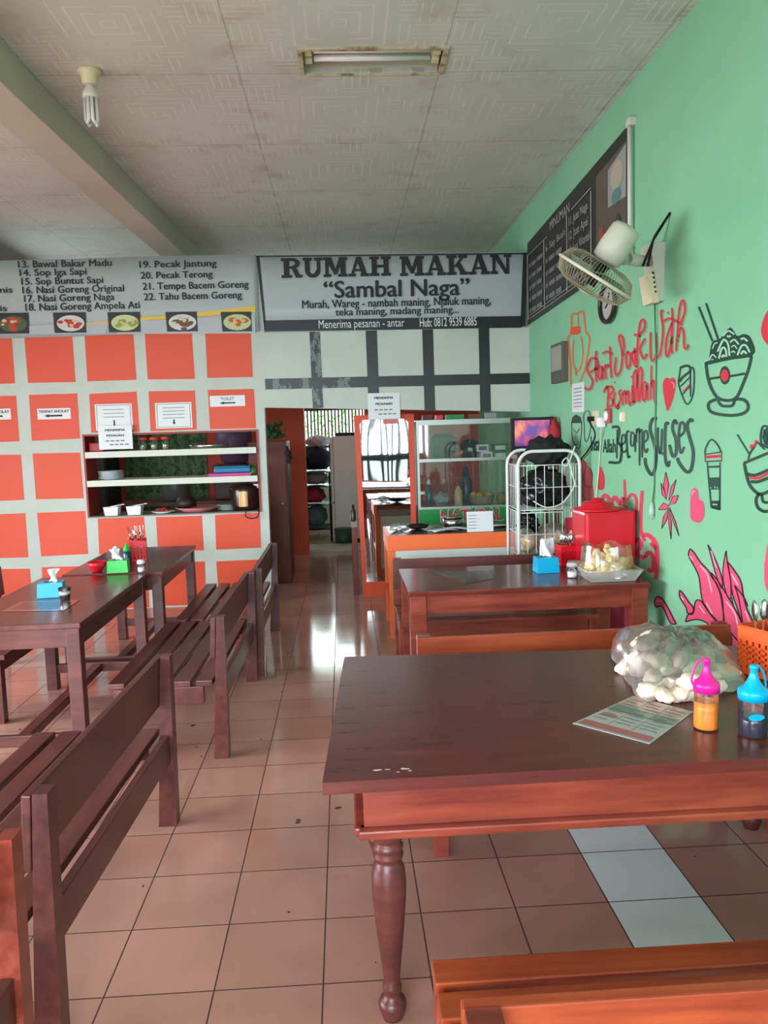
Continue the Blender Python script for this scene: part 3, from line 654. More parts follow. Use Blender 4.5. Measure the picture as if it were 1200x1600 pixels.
def notice(name, x0, y0, x1, y1, label, lines=(), off=.004, border=False, m=None, group=None):
    c = back((x0+x1)/2, (y0+y1)/2, off); w = back(x1, y0, off).x-back(x0, y0, off).x; hh = back(x0, y0, off).z-back(x0, y1, off).z
    t = MB().box(c, (w, .0025, hh)).build(name, m or PAPER); t.data.transform(Matrix.Translation(-c)); t.location = c; tag(t, label, 'notice', group)
    if border:
        q = MB()
        for a, b in (((-.46, -.46), (.46, -.44)), ((-.46, .44), (.46, .46)), ((-.46, -.44), (-.445, .44)), ((.445, -.44), (.46, .44))): q.mm((c.x+a[0]*w, c.y-.0024, c.z+a[1]*hh), (c.x+b[0]*w, c.y-.0016, c.z+b[1]*hh))
        keep(q.build('printed_border', GREYINK), t)
    for txt, u0, u1, v, cap, mm_, bold in lines:
        o = letter(txt, (c.x-w/2+u0*w, c.y-.0024, c.z+hh/2-v*hh), (1, 0, 0), (0, 0, 1), (u1-u0)*w, cap*hh, mm_, t, bold, 0, Vector((0, 0, 0)))
    return t, c, w, hh
def arrow(t, c, w, hh, u0, u1, v, th, down=False):
    q = MB(); y = c.y-.0024
    X = lambda u: c.x-w/2+u*w
    Zv = lambda v: c.z+hh/2-v*hh
    if down: q.poly([(X(u0-.02), y, Zv(v)), (X(u0+.02), y, Zv(v)), (X(u0+.02), y, Zv(u1-.08)), (X(u0+.05), y, Zv(u1-.08)), (X(u0), y, Zv(u1)), (X(u0-.05), y, Zv(u1-.08)), (X(u0-.02), y, Zv(u1-.08))])
    else: q.poly([(X(u0), y, Zv(v)), (X(u0+.14), y, Zv(v-th)), (X(u0+.14), y, Zv(v-th*.5)), (X(u1), y, Zv(v-th*.5)), (X(u1), y, Zv(v+th*.5)), (X(u0+.14), y, Zv(v+th*.5)), (X(u0+.14), y, Zv(v+th))])
    keep(q.build('printed_arrow', INK), t)
r = notice('direction_sign', 58.5, 638, 110.5, 655, 'small white prayer place sign with left arrow, whole, on an orange square', [('TEMPAT SHOLAT', .04, .96, .40, .24, INK, .03)]); arrow(*r, .2, .75, .68, .16)
r = notice('direction_sign', -35, 639, 17, 656, 'small white prayer place sign cut off by the left edge of the photo', [('TEMPAT SHOLAT', .04, .96, .40, .24, INK, .03)]); arrow(*r, .2, .75, .68, .16)
r = notice('taped_notice', 149, 631, 207, 672, 'glossy bordered white notice with a down arrow, above the order notice', [('INFO', .4, .6, .3, .1, GREYINK, 0)][:0], border=True); arrow(*r, .5, .98, .62, .1, True)
q = MB()
for v in (.22, .36, .5): q.mm((r[1].x-.28*r[2], r[1].y-.0024, r[1].z+r[3]*(.5-v)-.003), (r[1].x+.28*r[2], r[1].y-.0016, r[1].z+r[3]*(.5-v)+.003))
keep(q.build('printed_lines', GREYINK), r[0])
r = notice('taped_notice', 243, 629, 300, 669, 'glossy bordered white notice alone above the window jars', border=True); arrow(*r, .5, .86, .66, .1, True)
q = MB()
for v in (.2, .33, .46, .6): q.mm((r[1].x-.3*r[2], r[1].y-.0024, r[1].z+r[3]*(.5-v)-.003), (r[1].x+.3*r[2], r[1].y-.0016, r[1].z+r[3]*(.5-v)+.003))
keep(q.build('printed_lines', GREYINK), r[0])
def order_notice(x0, y0, x1, y1, lab, off):
    r = notice('order_notice', x0, y0, x1, y1, lab, [('MENERIMA', .2, .8, .23, .09, INK, .035), ('PESANAN', .24, .76, .46, .09, INK, .035)], off)
    q = MB()
    for v, a in ((.64, .2), (.80, .32)):
        for k in range(4):
            u0 = a+k*.15; q.mm((r[1].x-r[2]/2+u0*r[2], r[1].y-.0024, r[1].z+r[3]*(.5-v)-.006), (r[1].x-r[2]/2+(u0+.11)*r[2], r[1].y-.0016, r[1].z+r[3]*(.5-v)+.006))
    keep(q.build('printed_digits', GREYINK), r[0])
order_notice(154, 665, 207, 702, 'order notice overlapping the serving window and the bordered notice', .047)
order_notice(575, 614, 625, 655, 'order notice under the name banner, left of the glass cabinet', .006)
r = notice('direction_sign', 328, 618, 383, 635, 'small glossy white toilet sign with an arrow, top right of the serving window', [('TOILET', .3, .7, .42, .26, GREYINK, .02)]); arrow(*r, .26, .72, .68, .13)

# --- drinks board on the right wall
t = empty('drinks_banner', (XR-.02, 6.5, 2.7), 0, 'long black drinks menu banner hung high on the green wall', 'banner')
Z0 = lambda y: 2.735-(y-5.08)*.028; Z1 = lambda y: 3.525-(y-5.08)*.036
q = MB(); q.grid(lambda u, v: (XR-.012-.004*math.sin(u*20)*(1-v), 7.93-u*2.80, Z0(7.93-u*2.8)*(1-v)+Z1(7.93-u*2.8)*v), 40, 3)
o = keep(q.build('banner_cloth', mat('banner_dark_print', (44, 42, 42), .42)), t); o.modifiers.new('thick', 'SOLIDIFY').thickness = .003
BW = mat('banner_grey_print', (168, 168, 164), .5)
def btxt(s, y0, y1, z, cap, m=BW): letter(s, (XR-.022, y0, z), (0, -1, 0), (0, 0, 1), y0-y1, cap, m, t, 0, 0, Vector((0, 0, 0)))
btxt('MINUMAN', 7.05, 6.45, 3.335, .075)
btxt('6. Sop Buah', 7.20, 6.58, 3.19, .055)
for i, (s, l) in enumerate((('11. Juss Naga', .5), ('12. Juss Apel', .5), ('13. Juss Wortel', .54))): btxt(s, 6.47, 6.47-l, 3.235-i*.112, .062)
q = MB()                                                            # rows too blurred to read
for y0, z0, n, w in ((7.84, 3.17, 5, .5), (7.20, 3.085, 4, .58), (6.47, 2.90, 2, .5)):
    for k in range(n):
        y = y0
        for l in (.07, w*.35, w*random.uniform(.3, .5)):
            q.poly([(XR-.022, y, z0-k*.105), (XR-.022, y-l, z0-k*.105), (XR-.022, y-l, z0-k*.105+.04), (XR-.022, y, z0-k*.105+.04)]); y -= l+.03
keep(q.build('printed_lines', mat('banner_faint_print', (120, 120, 118), .5)), t)
q = MB()
for a, b in (((7.9, 2.70), (7.9, 3.30)), ((7.26, 2.71), (7.26, 3.30)), ((6.53, 2.74), (6.53, 3.33)), ((5.9, 2.75), (5.9, 3.34)), ((7.9, 2.70), (5.9, 2.75)), ((7.9, 3.30), (7.15, 3.31)), ((6.4, 3.34), (5.9, 3.36)), ((7.9, 2.73), (5.9, 2.78))):
    q.cyl((XR-.021, *a), (XR-.021, *b), .0035, 4)
keep(q.build('ruled_lines', BW), t)
def bell(yc, zc, ry, rz, m, name, off): keep(MB().poly([(XR-off, yc+ry*math.cos(k*.314), zc+rz*math.sin(k*.314)) for k in range(20)]).build(name, m), t)
keep(MB().poly([(XR-.021, 5.78, 2.78), (XR-.021, 5.16, 2.78), (XR-.021, 5.16, 3.44), (XR-.021, 5.78, 3.40)]).build('drink_picture', mat('print_brown', (92, 84, 76), .5)), t)
keep(MB().poly([(XR-.023, 5.52, 3.12), (XR-.023, 5.17, 3.10), (XR-.023, 5.17, 3.42), (XR-.023, 5.52, 3.36)]).build('glass_picture', mat('print_pale', (150, 156, 152), .5)), t)
bell(5.34, 3.28, .12, .09, mat('print_tan', (176, 170, 146), .5), 'ice_picture', .025); bell(5.35, 3.15, .09, .05, mat('print_teal', (96, 130, 132), .5), 'syrup_picture', .026)
bell(5.32, 2.90, .07, .13, mat('print_night', (56, 60, 64), .5), 'cup_picture', .025); bell(5.66, 2.95, .06, .09, mat('print_redfruit', (150, 74, 60), .5), 'fruit_picture', .025)
keep(MB().cyl((XR-.03, 5.08, 2.66), (XR-.03, 5.09, 3.55), .014, 8).build('side_pole', mat('pvc_white', (206, 206, 196), .4)), t)
keep(MB().mm((XR-.045, 5.05, 3.49), (XR, 5.12, 3.535), .004).build('pole_clip', MATS['pvc_white']), t)

# ================================================================== CEILING LIGHTS
t = empty('ceiling_light', ((LX0+LX1)/2, (LY0+LY1)/2, ZC), 0, 'recessed twin tube fluorescent ceiling light, unlit, with rusty cream frame', 'light')
q = MB(); w = .028
q.mm((LX0-w, LY0-w, ZC-.012), (LX1+w, LY0, ZC+.004), .003).mm((LX0-w, LY1, ZC-.012), (LX1+w, LY1+w*.5, ZC+.004), .003).mm((LX0-w, LY0, ZC-.012), (LX0, LY1, ZC+.004), .003).mm((LX1, LY0, ZC-.012), (LX1+w, LY1, ZC+.004), .003)
m = mat('aged_cream_metal', (190, 178, 150), .5); g = N(m); g.color(g.ramp(g.noise(g.pos(), 14, 4), [(.35, (140, 112, 84)), (.5, (190, 178, 150)), (.8, (206, 196, 170))]))
keep(q.build('frame', m), t)
q = MB(); q.mm((LX0, LY0, ZC+.10), (LX1, LY1, ZC+.11)).mm((LX0-.01, LY0, ZC+.004), (LX0, LY1, ZC+.11)).mm((LX1, LY0, ZC+.004), (LX1+.01, LY1, ZC+.11)).mm((LX0, LY0-.01, ZC+.004), (LX1, LY0, ZC+.11)).mm((LX0, LY1, ZC+.004), (LX1, LY1+.01, ZC+.11))
keep(q.build('reflector', mat('reflector_cream', (186, 178, 158), .35)), t)
for yy in (4.745, 4.845):
    tb = keep(MB().cyl((LX0+.06, yy, ZC+.03), (LX1-.06, yy, ZC+.03), .019, 16).build('tube', mat('lamp_glass_white', (222, 222, 216), .25)), t)
    for xx in (LX0+.03, LX1-.03): keep(MB().mm((xx-.02, yy-.024, ZC+.005), (xx+.02, yy+.024, ZC+.06), .004).build('tube_holder', CREAM), t)
cx, cy = -1.370, 4.906
t = empty('bulb_lamp', (cx, cy, ZC), 0, 'white energy saving tube bulb in a cream ceiling socket beside the beam', 'light')
keep(MB().lathe([(.068, 0), (.066, -.018), (.05, -.03), (.043, -.07), (.03, -.078)], (cx, cy, ZC), 20).build('socket', CREAM), t)
keep(MB().lathe([(.022, -.075), (.024, -.09), (.045, -.125), (.047, -.15), (.04, -.155)], (cx, cy, ZC), 18).build('ballast', mat('lamp_base', (214, 210, 194), .4)), t)
q = MB()
for k in range(4):
    a = k*math.pi/2+.4; p0 = Vector((cx+.033*math.cos(a), cy+.033*math.sin(a), 0)); p1 = Vector((cx+.033*math.cos(a+.9), cy+.033*math.sin(a+.9), 0))
    q.tube([(p0.x, p0.y, ZC-.15), (p0.x, p0.y, ZC-.278), ((p0.x+p1.x)/2, (p0.y+p1.y)/2, ZC-.295), (p1.x, p1.y, ZC-.278), (p1.x, p1.y, ZC-.15)], .0105, 8)
keep(q.build('glass_tubes', MATS['lamp_glass_white']), t)

# ================================================================== WALL FAN AND OTHER THINGS ON THE RIGHT WALL
t = empty('wall_fan', (XR, 4.67, 2.38), 0, 'cream wall fan with dusty wire cage tilted down, on the green wall', 'fan')
keep(MB().hexa([(XR-.03, 4.62, 2.37), (XR, 4.62, 2.37), (XR, 4.75, 2.37), (XR-.03, 4.75, 2.37)], [(XR-.085, 4.60, 2.69), (XR, 4.60, 2.69), (XR, 4.76, 2.69), (XR-.085, 4.76, 2.69)]).build('wall_base', FANP), t)
q = MB()
for k in range(5): q.ball((XR-.05-.004*k, 4.61, 2.42+.026*k), .007, 1)
keep(q.build('button', BLACKP), t)
keep(MB().hexa([(XR-.07, 4.61, 2.36), (XR-.03, 4.61, 2.36), (XR-.03, 4.75, 2.36), (XR-.07, 4.75, 2.36)], [(XR-.095, 4.61, 2.52), (XR-.06, 4.61, 2.52), (XR-.06, 4.75, 2.52), (XR-.095, 4.75, 2.52)]).build('switch_panel', CREAM), t)
AC = PY(930, 432, 4.38); AX = Vector((-.50, .30, -.80)).normalized()
mot = AC-AX*.17
elbow = Vector((XR-.25, 4.50, 2.585))
keep(MB().tube([(XR-.05, 4.67, 2.6), (XR-.15, 4.6, 2.59), elbow], [.03, .032, .034], 10).build('arm', FANP), t)
keep(MB().tube([elbow, elbow+Vector((-.03, -.02, -.01)), mot+AX*.03+Vector((.06, 0, -.01))], [.03, .032, .035], 10).build('tilt_joint', ALU), t)
rotm = AX.to_track_quat('Z', 'Y').to_euler()
def on_axis(mb, name, m): o = mb.build(name, m); o.location = AC; o.rotation_euler = rotm; return keep(o, t)
on_axis(MB().lathe([(.03, -.30), (.066, -.29), (.078, -.27), (.084, -.17), (.08, -.10), (.05, -.085)], (0, 0, 0), 20), 'motor_housing', FANP)
q = MB(); RC = .222
for k in range(72):
    a = 2*math.pi*k/72; c, s_ = math.cos(a), math.sin(a)
    q.tube([(c*r, s_*r, z) for r, z in ((.06, -.085), (.13, -.082), (.19, -.06), (RC, 0))], .0016, 4, cap=False)
    q.tube([(c*r, s_*r, z) for r, z in ((RC, 0), (.19, .062), (.13, .085), (.045, .092))], .0016, 4, cap=False)
for r, z in ((.06, -.085), (.15, -.076), (.15, .078), (.09, .09)): q.tube([(r*math.cos(k*.2618), r*math.sin(k*.2618), z) for k in range(24)], .002, 4, True)
on_axis(q, 'cage', FANW)
on_axis(MB().tube([(RC*math.cos(k*.1745), RC*math.sin(k*.1745), 0) for k in range(36)], .009, 8, True), 'rim_band', mat('fan_rim', (206, 202, 180), .4))
on_axis(MB().lathe([(.02, .098), (.045, .096), (.045, .09), (.02, .088)], (0, 0, 0), 18), 'badge', FANP)
on_axis(MB().cyl((0, 0, -.09), (0, 0, .05), .028, 14), 'hub', BLACKP)
for b in range(3):
    q = MB(); a0 = b*2.094
    q.grid(lambda u, v: Vector(((.03+u*.165)*math.cos(a0+(v-.5)*(.9+.5*math.sin(u*3))), (.03+u*.165)*math.sin(a0+(v-.5)*(.9+.5*math.sin(u*3))), -.01+(v-.5)*.05)), 6, 6)
    o = on_axis(q, 'blade', mat('fan_blade', (120, 136, 112), .3)); o.modifiers.new('thick', 'SOLIDIFY').thickness = .003
keep(MB().tube([(XR-.14, 4.57, 2.555), (XR-.07, 4.57, 2.72), (XR-.005, 4.52, 2.83), (XR-.07, 4.6, 2.70), (XR-.10, 4.60, 2.56)], .007, 6).build('strap', BLACKP), t)
keep(MB().tube([(XR-.02, 4.70, 2.37), (XR-.006, 4.71, 2.0), (XR-.006, 4.73, 1.3), (XR-.012, 4.74, 1.20)], .0045, 6).build('cord', mat('cord_green', (70, 120, 92), .5)), t)
keep(MB().lathe([(.006, .06), (.014, .03), (.018, 0), (.016, -.03)], (XR-.018, 4.74, 1.15), 10).tube([(XR-.022, 4.735, 1.13), (XR-.022, 4.735, 1.10)], .003, 6).tube([(XR-.012, 4.745, 1.13), (XR-.012, 4.745, 1.10)], .003, 6).build('plug', mat('plug_grey', (170, 190, 176), .4)), t)
# clock
t = empty('wall_clock', (XR, 5.525, 2.5), 0, 'oval dark rimmed wall clock below the fan on the green wall', 'clock')
def disc(r0, x0, x1, m, name): keep(MB().tube([(XR-x0, 5.525, 2.495), (XR-x1, 5.525, 2.495)], r0, 28).build(name, m), t)
o = MB().tube([(XR-.028, 5.525+.155*math.cos(k*.2094), 2.495+.125*math.sin(k*.2094)) for k in range(30)], .016, 8, True).build('rim', mat('clock_rim', (40, 36, 34), .4)); keep(o, t)
disc(.125, .002, .018, mat('clock_face', (176, 176, 170), .5), 'dial')
keep(MB().cyl((XR-.024, 5.525, 2.495), (XR-.024, 5.50, 2.56), .004, 5).cyl((XR-.024, 5.525, 2.495), (XR-.024, 5.58, 2.47), .004, 5).build('hand', BLACKP), t)
t = empty('framed_picture', (XR, 6.76, 2.03), 0, 'small grey framed picture on the green wall left of the painted orange bottle', 'picture')
keep(MB().mm((XR-.05, 6.58, 2.03), (XR, 6.95, 2.355), .004).build('frame', mat('picture_frame_dark', (88, 84, 76), .5)), t)
keep(MB().mm((XR-.053, 6.61, 2.13), (XR-.049, 6.92, 2.33)).build('print', mat('picture_grey', (150, 150, 138), .3)), t)
t = MB().mm((XR-.006, 6.14, 1.775), (XR-.003, 6.46, 2.0)).build('wall_sheet', PAPER); tag(t, 'white printed sheet on the green wall above the power sockets', 'notice')
q = MB()
for k in range(6): q.mm((XR-.0075, 6.19, 1.955-k*.028), (XR-.006, 6.41, 1.962-k*.028))
keep(q.build('printed_lines', GREYINK), t)
def socket(x, y, lab, m, w=.085):
    p = PX(x, y, XR-.001); t = empty('wall_socket', p, 0, lab, 'socket')
    keep(MB().box(p+Vector((-.012, 0, 0)), (.024, w, w), None, .006).build('cover_plate', m), t); return t, p
t, p = socket(934, 653, 'left wall socket with a black plugged lead, above the painted slogan', CREAM, .11)
keep(MB().box(p+Vector((-.045, .02, -.005)), (.05, .035, .035), None, .006).build('plug', BLACKP), t)
keep(MB().tube(smooth_line([p+Vector((-.06, .02, -.02)), PX(930, 680, XR-.05), PX(918, 705, XR-.03), PX(907, 720, XR-.02), PX(905, 745, XR-.02)]), .006, 6).build('lead', BLACKP), t)
t, p = socket(953, 650, 'middle red and white wall socket with a white plugged lead', mat('socket_red', (176, 60, 58), .4), .10)
keep(MB().tube([p+Vector((-.024, 0, 0)), p+Vector((-.032, 0, 0))], .034, 18).build('outlet', TISSUE), t)
keep(MB().box(PX(939, 660, XR-.035), (.05, .06, .07), None, .01).build('plug', TISSUE), t)
keep(MB().tube(smooth_line([PX(939, 668, XR-.03), PX(938, 700, XR-.01), PX(935, 740, XR-.01), PX(930, 790, XR-.02)]), .006, 6).build('lead', mat('lead_cream', (200, 206, 180), .5)), t)
t, p = socket(976, 651, 'right plain cream wall switch above the painted slogan', CREAM, .07)
keep(MB().box(p+Vector((-.027, 0, 0)), (.008, .03, .045), None, .003).build('rocker', TISSUE), t)

# ================================================================== TABLES AND BENCHES
def square_table(name, x0, x1, y0, y1, h, label, top_m, leg_m, leg=.07, apron=.10, over=.012, panel=False, cross=True):
    cx, cy = (x0+x1)/2, (y0+y1)/2; w, d = (x1-x0), (y1-y0)
    t = empty(name, (cx, cy, 0), 0, label, 'table')
    MB().box((0, 0, h-.015), (w, d, .03), None, .005).build('tabletop', top_m, t)
    ix, iy = w/2-over-leg/2, d/2-over-leg/2
    for sx in (-1, 1):
        for sy in (-1, 1): MB().box((sx*ix, sy*iy, (h-.03)/2), (leg, leg, h-.03), None, .004).build('leg', leg_m, t)
    for sy in (-1, 1): MB().box((0, sy*(iy+leg*.2), h-.03-apron/2), (2*ix-leg, .025, apron), None, .002).build('apron', leg_m, t)
    for sx in (-1, 1): MB().box((sx*(ix+leg*.2), 0, h-.03-apron/2), (.025, 2*iy-leg, apron), None, .002).build('apron', leg_m, t)
    if cross:
        for sy in (-1, 1): MB().box((0, sy*iy, .14), (2*ix-leg, .03, .06), None, .003).build('stretcher', leg_m, t)
        MB().box((0, 0, .14), (.06, 2*iy-.03, .05), None, .003).build('stretcher', leg_m, t)
    return t
W_TOPY = wood('table_top_mahogany_long', (96, 48, 42), (70, 36, 32), (120, 62, 54), .24, .12, 1)
square_table('dining_table', -2.07, -1.365, 4.09, 5.50, .76, 'dark wooden table on the left, nearer of the two, with blue tissue box', W_TOPY, W_DARK)
square_table('dining_table', -1.95, -1.268, 5.535, 6.80, .765, 'dark wooden table on the left by the orange wall, with cutlery basket', W_TOPY, W_DARK)
square_table('dining_table', .338, 1.745, 4.52, 5.30, .76, 'red brown table in the middle right with krupuk tray and blue tissue box', W_TOP2, W_RED, .095, .11, .01, cross=False)

# big front table with turned legs
TX0, TX1, TY0, TY1 = -.062, 1.80, 2.072, 3.262
t = empty('dining_table', ((TX0+TX1)/2, (TY0+TY1)/2, 0), 0, 'large front table with turned legs, holding the big bag of white crackers', 'table')
cx, cy = t.location.x, t.location.y
tq = [(-.088, 2.072), (1.79, 2.09), (1.80, 3.165), (-.027, 3.264)]
MB().hexa([(x-cx, y-cy, .725) for x, y in tq], [(x-cx, y-cy, .76) for x, y in tq]).build('tabletop', W_TOP, t)
q = MB()                                                           # two chips in the varnish near the left front corner
for (x, y), r in (((590, 1203), .016), ((606, 1202), .008), ((632, 1201), .015), ((622, 1206), .007), ((640, 1204), .008)):
    p = PZ(x, y, .7608); q.poly([(p.x-cx+r*random.uniform(.6, 1.2)*math.cos(k*.7), p.y-cy+r*.5*random.uniform(.5, 1.2)*math.sin(k*.7), .7604) for k in range(9)])
q.build('varnish_chip', mat('bare_chip', (216, 200, 188), .7), t)
AX0, AX1, AY0, AY1 = .02, 1.70, 2.12, 3.19
for sy, yy in ((-1, AY0), (1, AY1)):
    MB().box(((AX0+AX1)/2-cx, yy-cy-sy*.012, .665), (AX1-AX0, .024, .12), None, .002).build('apron', W_RED, t)
    MB().box(((AX0+AX1)/2-cx, yy-cy+sy*.004, .592), (AX1-AX0+.03, .045, .026), None, .006).build('moulding', W_RED, t)
for sx, xx in ((-1, AX0), (1, AX1)):
    MB().box((xx-cx-sx*.012, (AY0+AY1)/2-cy, .665), (.024, AY1-AY0-.05, .12), None, .002).build('apron', W_RED, t)
    MB().box((xx-cx+sx*.004, (AY0+AY1)/2-cy, .592), (.045, AY1-AY0+.01, .026), None, .006).build('moulding', W_RED, t)
prof = [(.036, 0), (.040, .012), (.048, .03), (.050, .045), (.044, .058), (.030, .066), (.028, .078), (.034, .086), (.034, .10), (.028, .112), (.030, .13), (.038, .19), (.050, .28), (.059, .37), (.061, .42), (.057, .455), (.047, .475), (.043, .482), (.052, .488), (.054, .498), (.046, .506), (.052, .513), (.054, .523), (.046, .531), (.042, .538), (.058, .548), (.062, .565), (.062, .585)]
prof = [(r*.82, z) for r, z in prof]
for lx in (.085, AX1-.065):
    for ly in (2.175, AY1-.065):
        b = MB().box((lx-cx, ly-cy, .655), (.10, .10, .14), None, .003); b.lathe(prof, (lx-cx, ly-cy, 0), 26); b.build('leg', W_DARK, t)

def bench(loc, rz, L, label, group, post_m, seat_m, back_m, back_h=.755, lean=.028):
    """seat faces local -Y; back posts stand at y=0"""
    t = empty('bench', loc, rz, label, 'bench', group)
    for sx in (-1, 1):
        x = sx*(L/2-.032); a, b = x-.03, x+.03
        MB().hexa([(a, -.04, 0), (b, -.04, 0), (b, .038, 0), (a, .038, 0)], [(a, lean-.02, back_h), (b, lean-.02, back_h), (b, lean+.02, back_h), (a, lean+.02, back_h)]).build('back_post', post_m, t)
        MB().box((x, -.50, .195), (.06, .075, .39), None, .004).build('front_leg', post_m, t)
        MB().box((x, -.27, .345), (.045, .385, .09), None, .003).build('side_rail', post_m, t)
    q = MB()
    for k in range(5):
        y = -.523+k*.113; q.box((0, y, .408), (L-.004, .085, .03), None, .004)
    q.build('seat', seat_m, t)
    ang = .06
    MB().box((0, lean*.85-.038, back_h-.110), (L+.002, .026, .215), (-ang, 0, 0), .004).build('backrest', back_m, t)
    MB().box((0, .012, .35), (L-.13, .03, .12), None, .003).build('rear_rail', seat_m, t)
    MB().box((0, -.50, .345), (L-.13, .028, .085), None, .003).build('front_rail', seat_m, t)
    return t
GL = 'wooden benches lining the left side of the aisle'
Q = -math.pi/2
bench((-.862, 1.24, 0), Q, 1.36, 'dark bench cut by the lower left corner of the photo', GL, W_RED, W_DARK, W_DARK)
bench((-.842, 2.780, 0), Q-.037, 1.36, 'dark bench with full backrest along the left aisle, nearest whole one', GL, W_DARK, W_DARK, W_DARK)
bench((-.686, 4.790, 0), Q-.01, 1.36, 'dark slatted bench beside the nearer left table, its seat end facing the viewer', GL, W_DARK, W_DARK, W_DARK)
bench((-.640, 6.190, 0), Q, 1.34, 'farthest dark bench on the aisle, beside the table by the orange wall', GL, W_DARK, W_DARK, W_DARK)
GR = 'red brown benches on the right'
bench((1.02, 3.56, 0), 0, 1.44, 'red brown bench behind the large front table, orange backrest rising past the cracker bag', GR, W_RED, W_RED, W_ORG, .755)
bench((.995, 5.76, 0), 0, 1.34, 'bench behind the middle right table, in front of the orange counter', GR, W_RED, W_RED, W_DARK, .755)
bench((.845, 1.245, 0), math.pi, 1.36, 'orange brown slatted bench at the bottom right, before the front table', GR, W_RED, W_ORG, W_ORG, .735)
bench((-2.62, 5.46, 0), math.pi/2, 1.34, 'dark bench on the far left with its backrest against the orange squares', 'wooden benches along the left wall', W_DARK, W_DARK, W_DARK)

# ================================================================== TABLE THINGS
def tissue_box(p, rz, m, lab, sx=.115, sy=.115, h=.085, tilt=0, name='tissue_box', tall=.085):
    t = empty(name, p, rz, lab, 'tissue box')
    MB().hexa([(-sx/2, -sy/2, 0), (sx/2, -sy/2, 0), (sx/2, sy/2, 0), (-sx/2, sy/2, 0)], [(-sx*.46, -sy*.46, h), (sx*.46, -sy*.46, h), (sx*.46, sy*.46, h), (-sx*.46, sy*.46, h)]).build('box', m, t)
    MB().box((0, 0, h+.001), (sx*.55, sy*.18, .003)).build('slot', INK, t)
    q = MB(); q.grid(lambda u, v: (-.022+.05*u+.012*math.sin(v*5+u*2)+tilt*v, .012*math.sin(u*6+v*3), h-.004+v*tall-.012*abs(u-.5)*v), 8, 8)
    o = q.build('tissue', TISSUE, t); o.modifiers.new('thick', 'SOLIDIFY').thickness = .003; return t
tissue_box(PZ(82, 931, .762), .15, CYAN, 'blue tissue box on the nearer left table', .15, .12, .085, .02)
tissue_box(PZ(186, 893, .768), .1, GREEN, 'green tissue box on the left, in front of the red cutlery basket', .14, .12, .082, -.02)
tissue_box(PZ(853, 893, .762), .05, CYAN, 'blue tissue box on the middle right table', .14, .12, .095, 0, tall=.12)
# crumpled patterned paper behind that tissue box
q = MB(); p = PZ(860, 884, .762)
q.grid(lambda u, v: (p.x-.045+.09*u, p.y+.09+.018*math.sin(u*7+v*4), .762+v*.165+.012*math.sin(u*9)), 8, 8)
o = q.build('napkin_sheet', mat('napkin_print', (206, 208, 220), .8)); o.modifiers.new('thick', 'SOLIDIFY').thickness = .003; tag(o, 'pale patterned paper napkin sticking up behind the right blue tissue box', 'napkin')

def fork_head(q, r, k):
    q.tube([(0, 0, .115), (0, 0, .15)], .0035, 6)
    for d in (-.008, -.003, .003, .008): q.tube([(d, 0, .15), (d, .003, .185)], .0014, 4)
def cutlery(base, n, lab, grp, spread, h0=.1, kinds=(0, 1)):
    protos = []
    for kind in kinds:
        t = empty('spoon' if kind == 0 else 'fork', (0, 0, 0), 0, lab[kind], 'cutlery', grp[kind])
        MB().tube([(0, 0, 0), (0, 0, .12)], .003, 6).build('handle', STEEL, t)
        q = MB()
        if kind == 0: q.ball((0, 0, .142), (.016, .005, .026), 2)
        else: fork_head(q, 0, 0)
        q.build('bowl' if kind == 0 else 'tines', STEEL, t); protos.append(t)
    for k in range(n):
        o = protos[k % len(protos)] if k < len(protos) else copy_tree(protos[k % len(protos)])
        a = k*2.4; r = spread*math.sqrt((k+.5)/n); o.location = (base[0]+r*math.cos(a), base[1]+r*math.sin(a), base[2]+.012)
        o.rotation_euler = (random.uniform(-.12, .12), random.uniform(-.12, .12), random.uniform(0, 3)); o.scale = (1, 1, h0/.1)
def basket(p, s, h, m, lab, rz=0):
    """square plastic basket with punched holes: walls are built as lattices"""
    t = empty('cutlery_basket', p, rz, lab, 'basket'); q = MB(); w = s/2; tk = .003
    n, r = 5, 5
    for side in range(4):
        R = Matrix.Rotation(side*math.pi/2, 4, 'Z')
        def bx(x0, x1, z0, z1):
            vs = len(q.b.verts); b0 = MB(); c = R @ Vector(((x0+x1)/2, -w, (z0+z1)/2)); q.box(c, (x1-x0, tk, z1-z0), (0, 0, side*math.pi/2))
        bx(-w, w, 0, h*.12); bx(-w, w, h*.72, h)
        pz = (h*.6)/r
        for i in range(n+1):
            x = -w+i*s/n; bx(max(x-s/n*.32, -w), min(x+s/n*.32, w), h*.12, h*.72)
        for j in range(1, r): z = h*.12+j*pz; bx(-w, w, z-pz*.26, z+pz*.26)
    q.build('body', m, t); MB().box((0, 0, .003), (s-.002, s-.002, .006)).build('bottom', m, t)
    MB().tube([(-w, -w, h), (w, -w, h), (w, w, h), (-w, w, h)], .004, 6, True).build('rim', m, t); return t
pL = PZ(214, 877, .766); pL.y += .06
basket(pL, .12, .155, RED, 'red perforated cutlery basket on the left table by the wall', .2)
cutlery(pL, 8, ['steel spoon standing in the left red basket', 'steel fork standing in the left red basket'], ['spoons in the left red basket', 'forks in the left red basket'], .04, .135)
pM = PZ(898, 883, .762); pM.y += .05; pM.x -= .042
basket(pM, .11, .13, RED, 'red perforated cutlery basket on the middle right table', .1)
cutlery(pM, 7, ['steel spoon standing in the right red basket', 'steel fork standing in the right red basket'], ['spoons in the right red basket', 'forks in the right red basket'], .036, .115)
pO = Vector((1.515, 2.80, .762))
basket(pO, .14, .175, ORB, 'orange perforated cutlery basket at the right edge of the front table', .35)
cutlery(pO, 6, ['steel spoon standing in the orange basket', 'steel fork standing in the orange basket'], ['spoons in the orange basket', 'forks in the orange basket'], .045, .155, (0,))
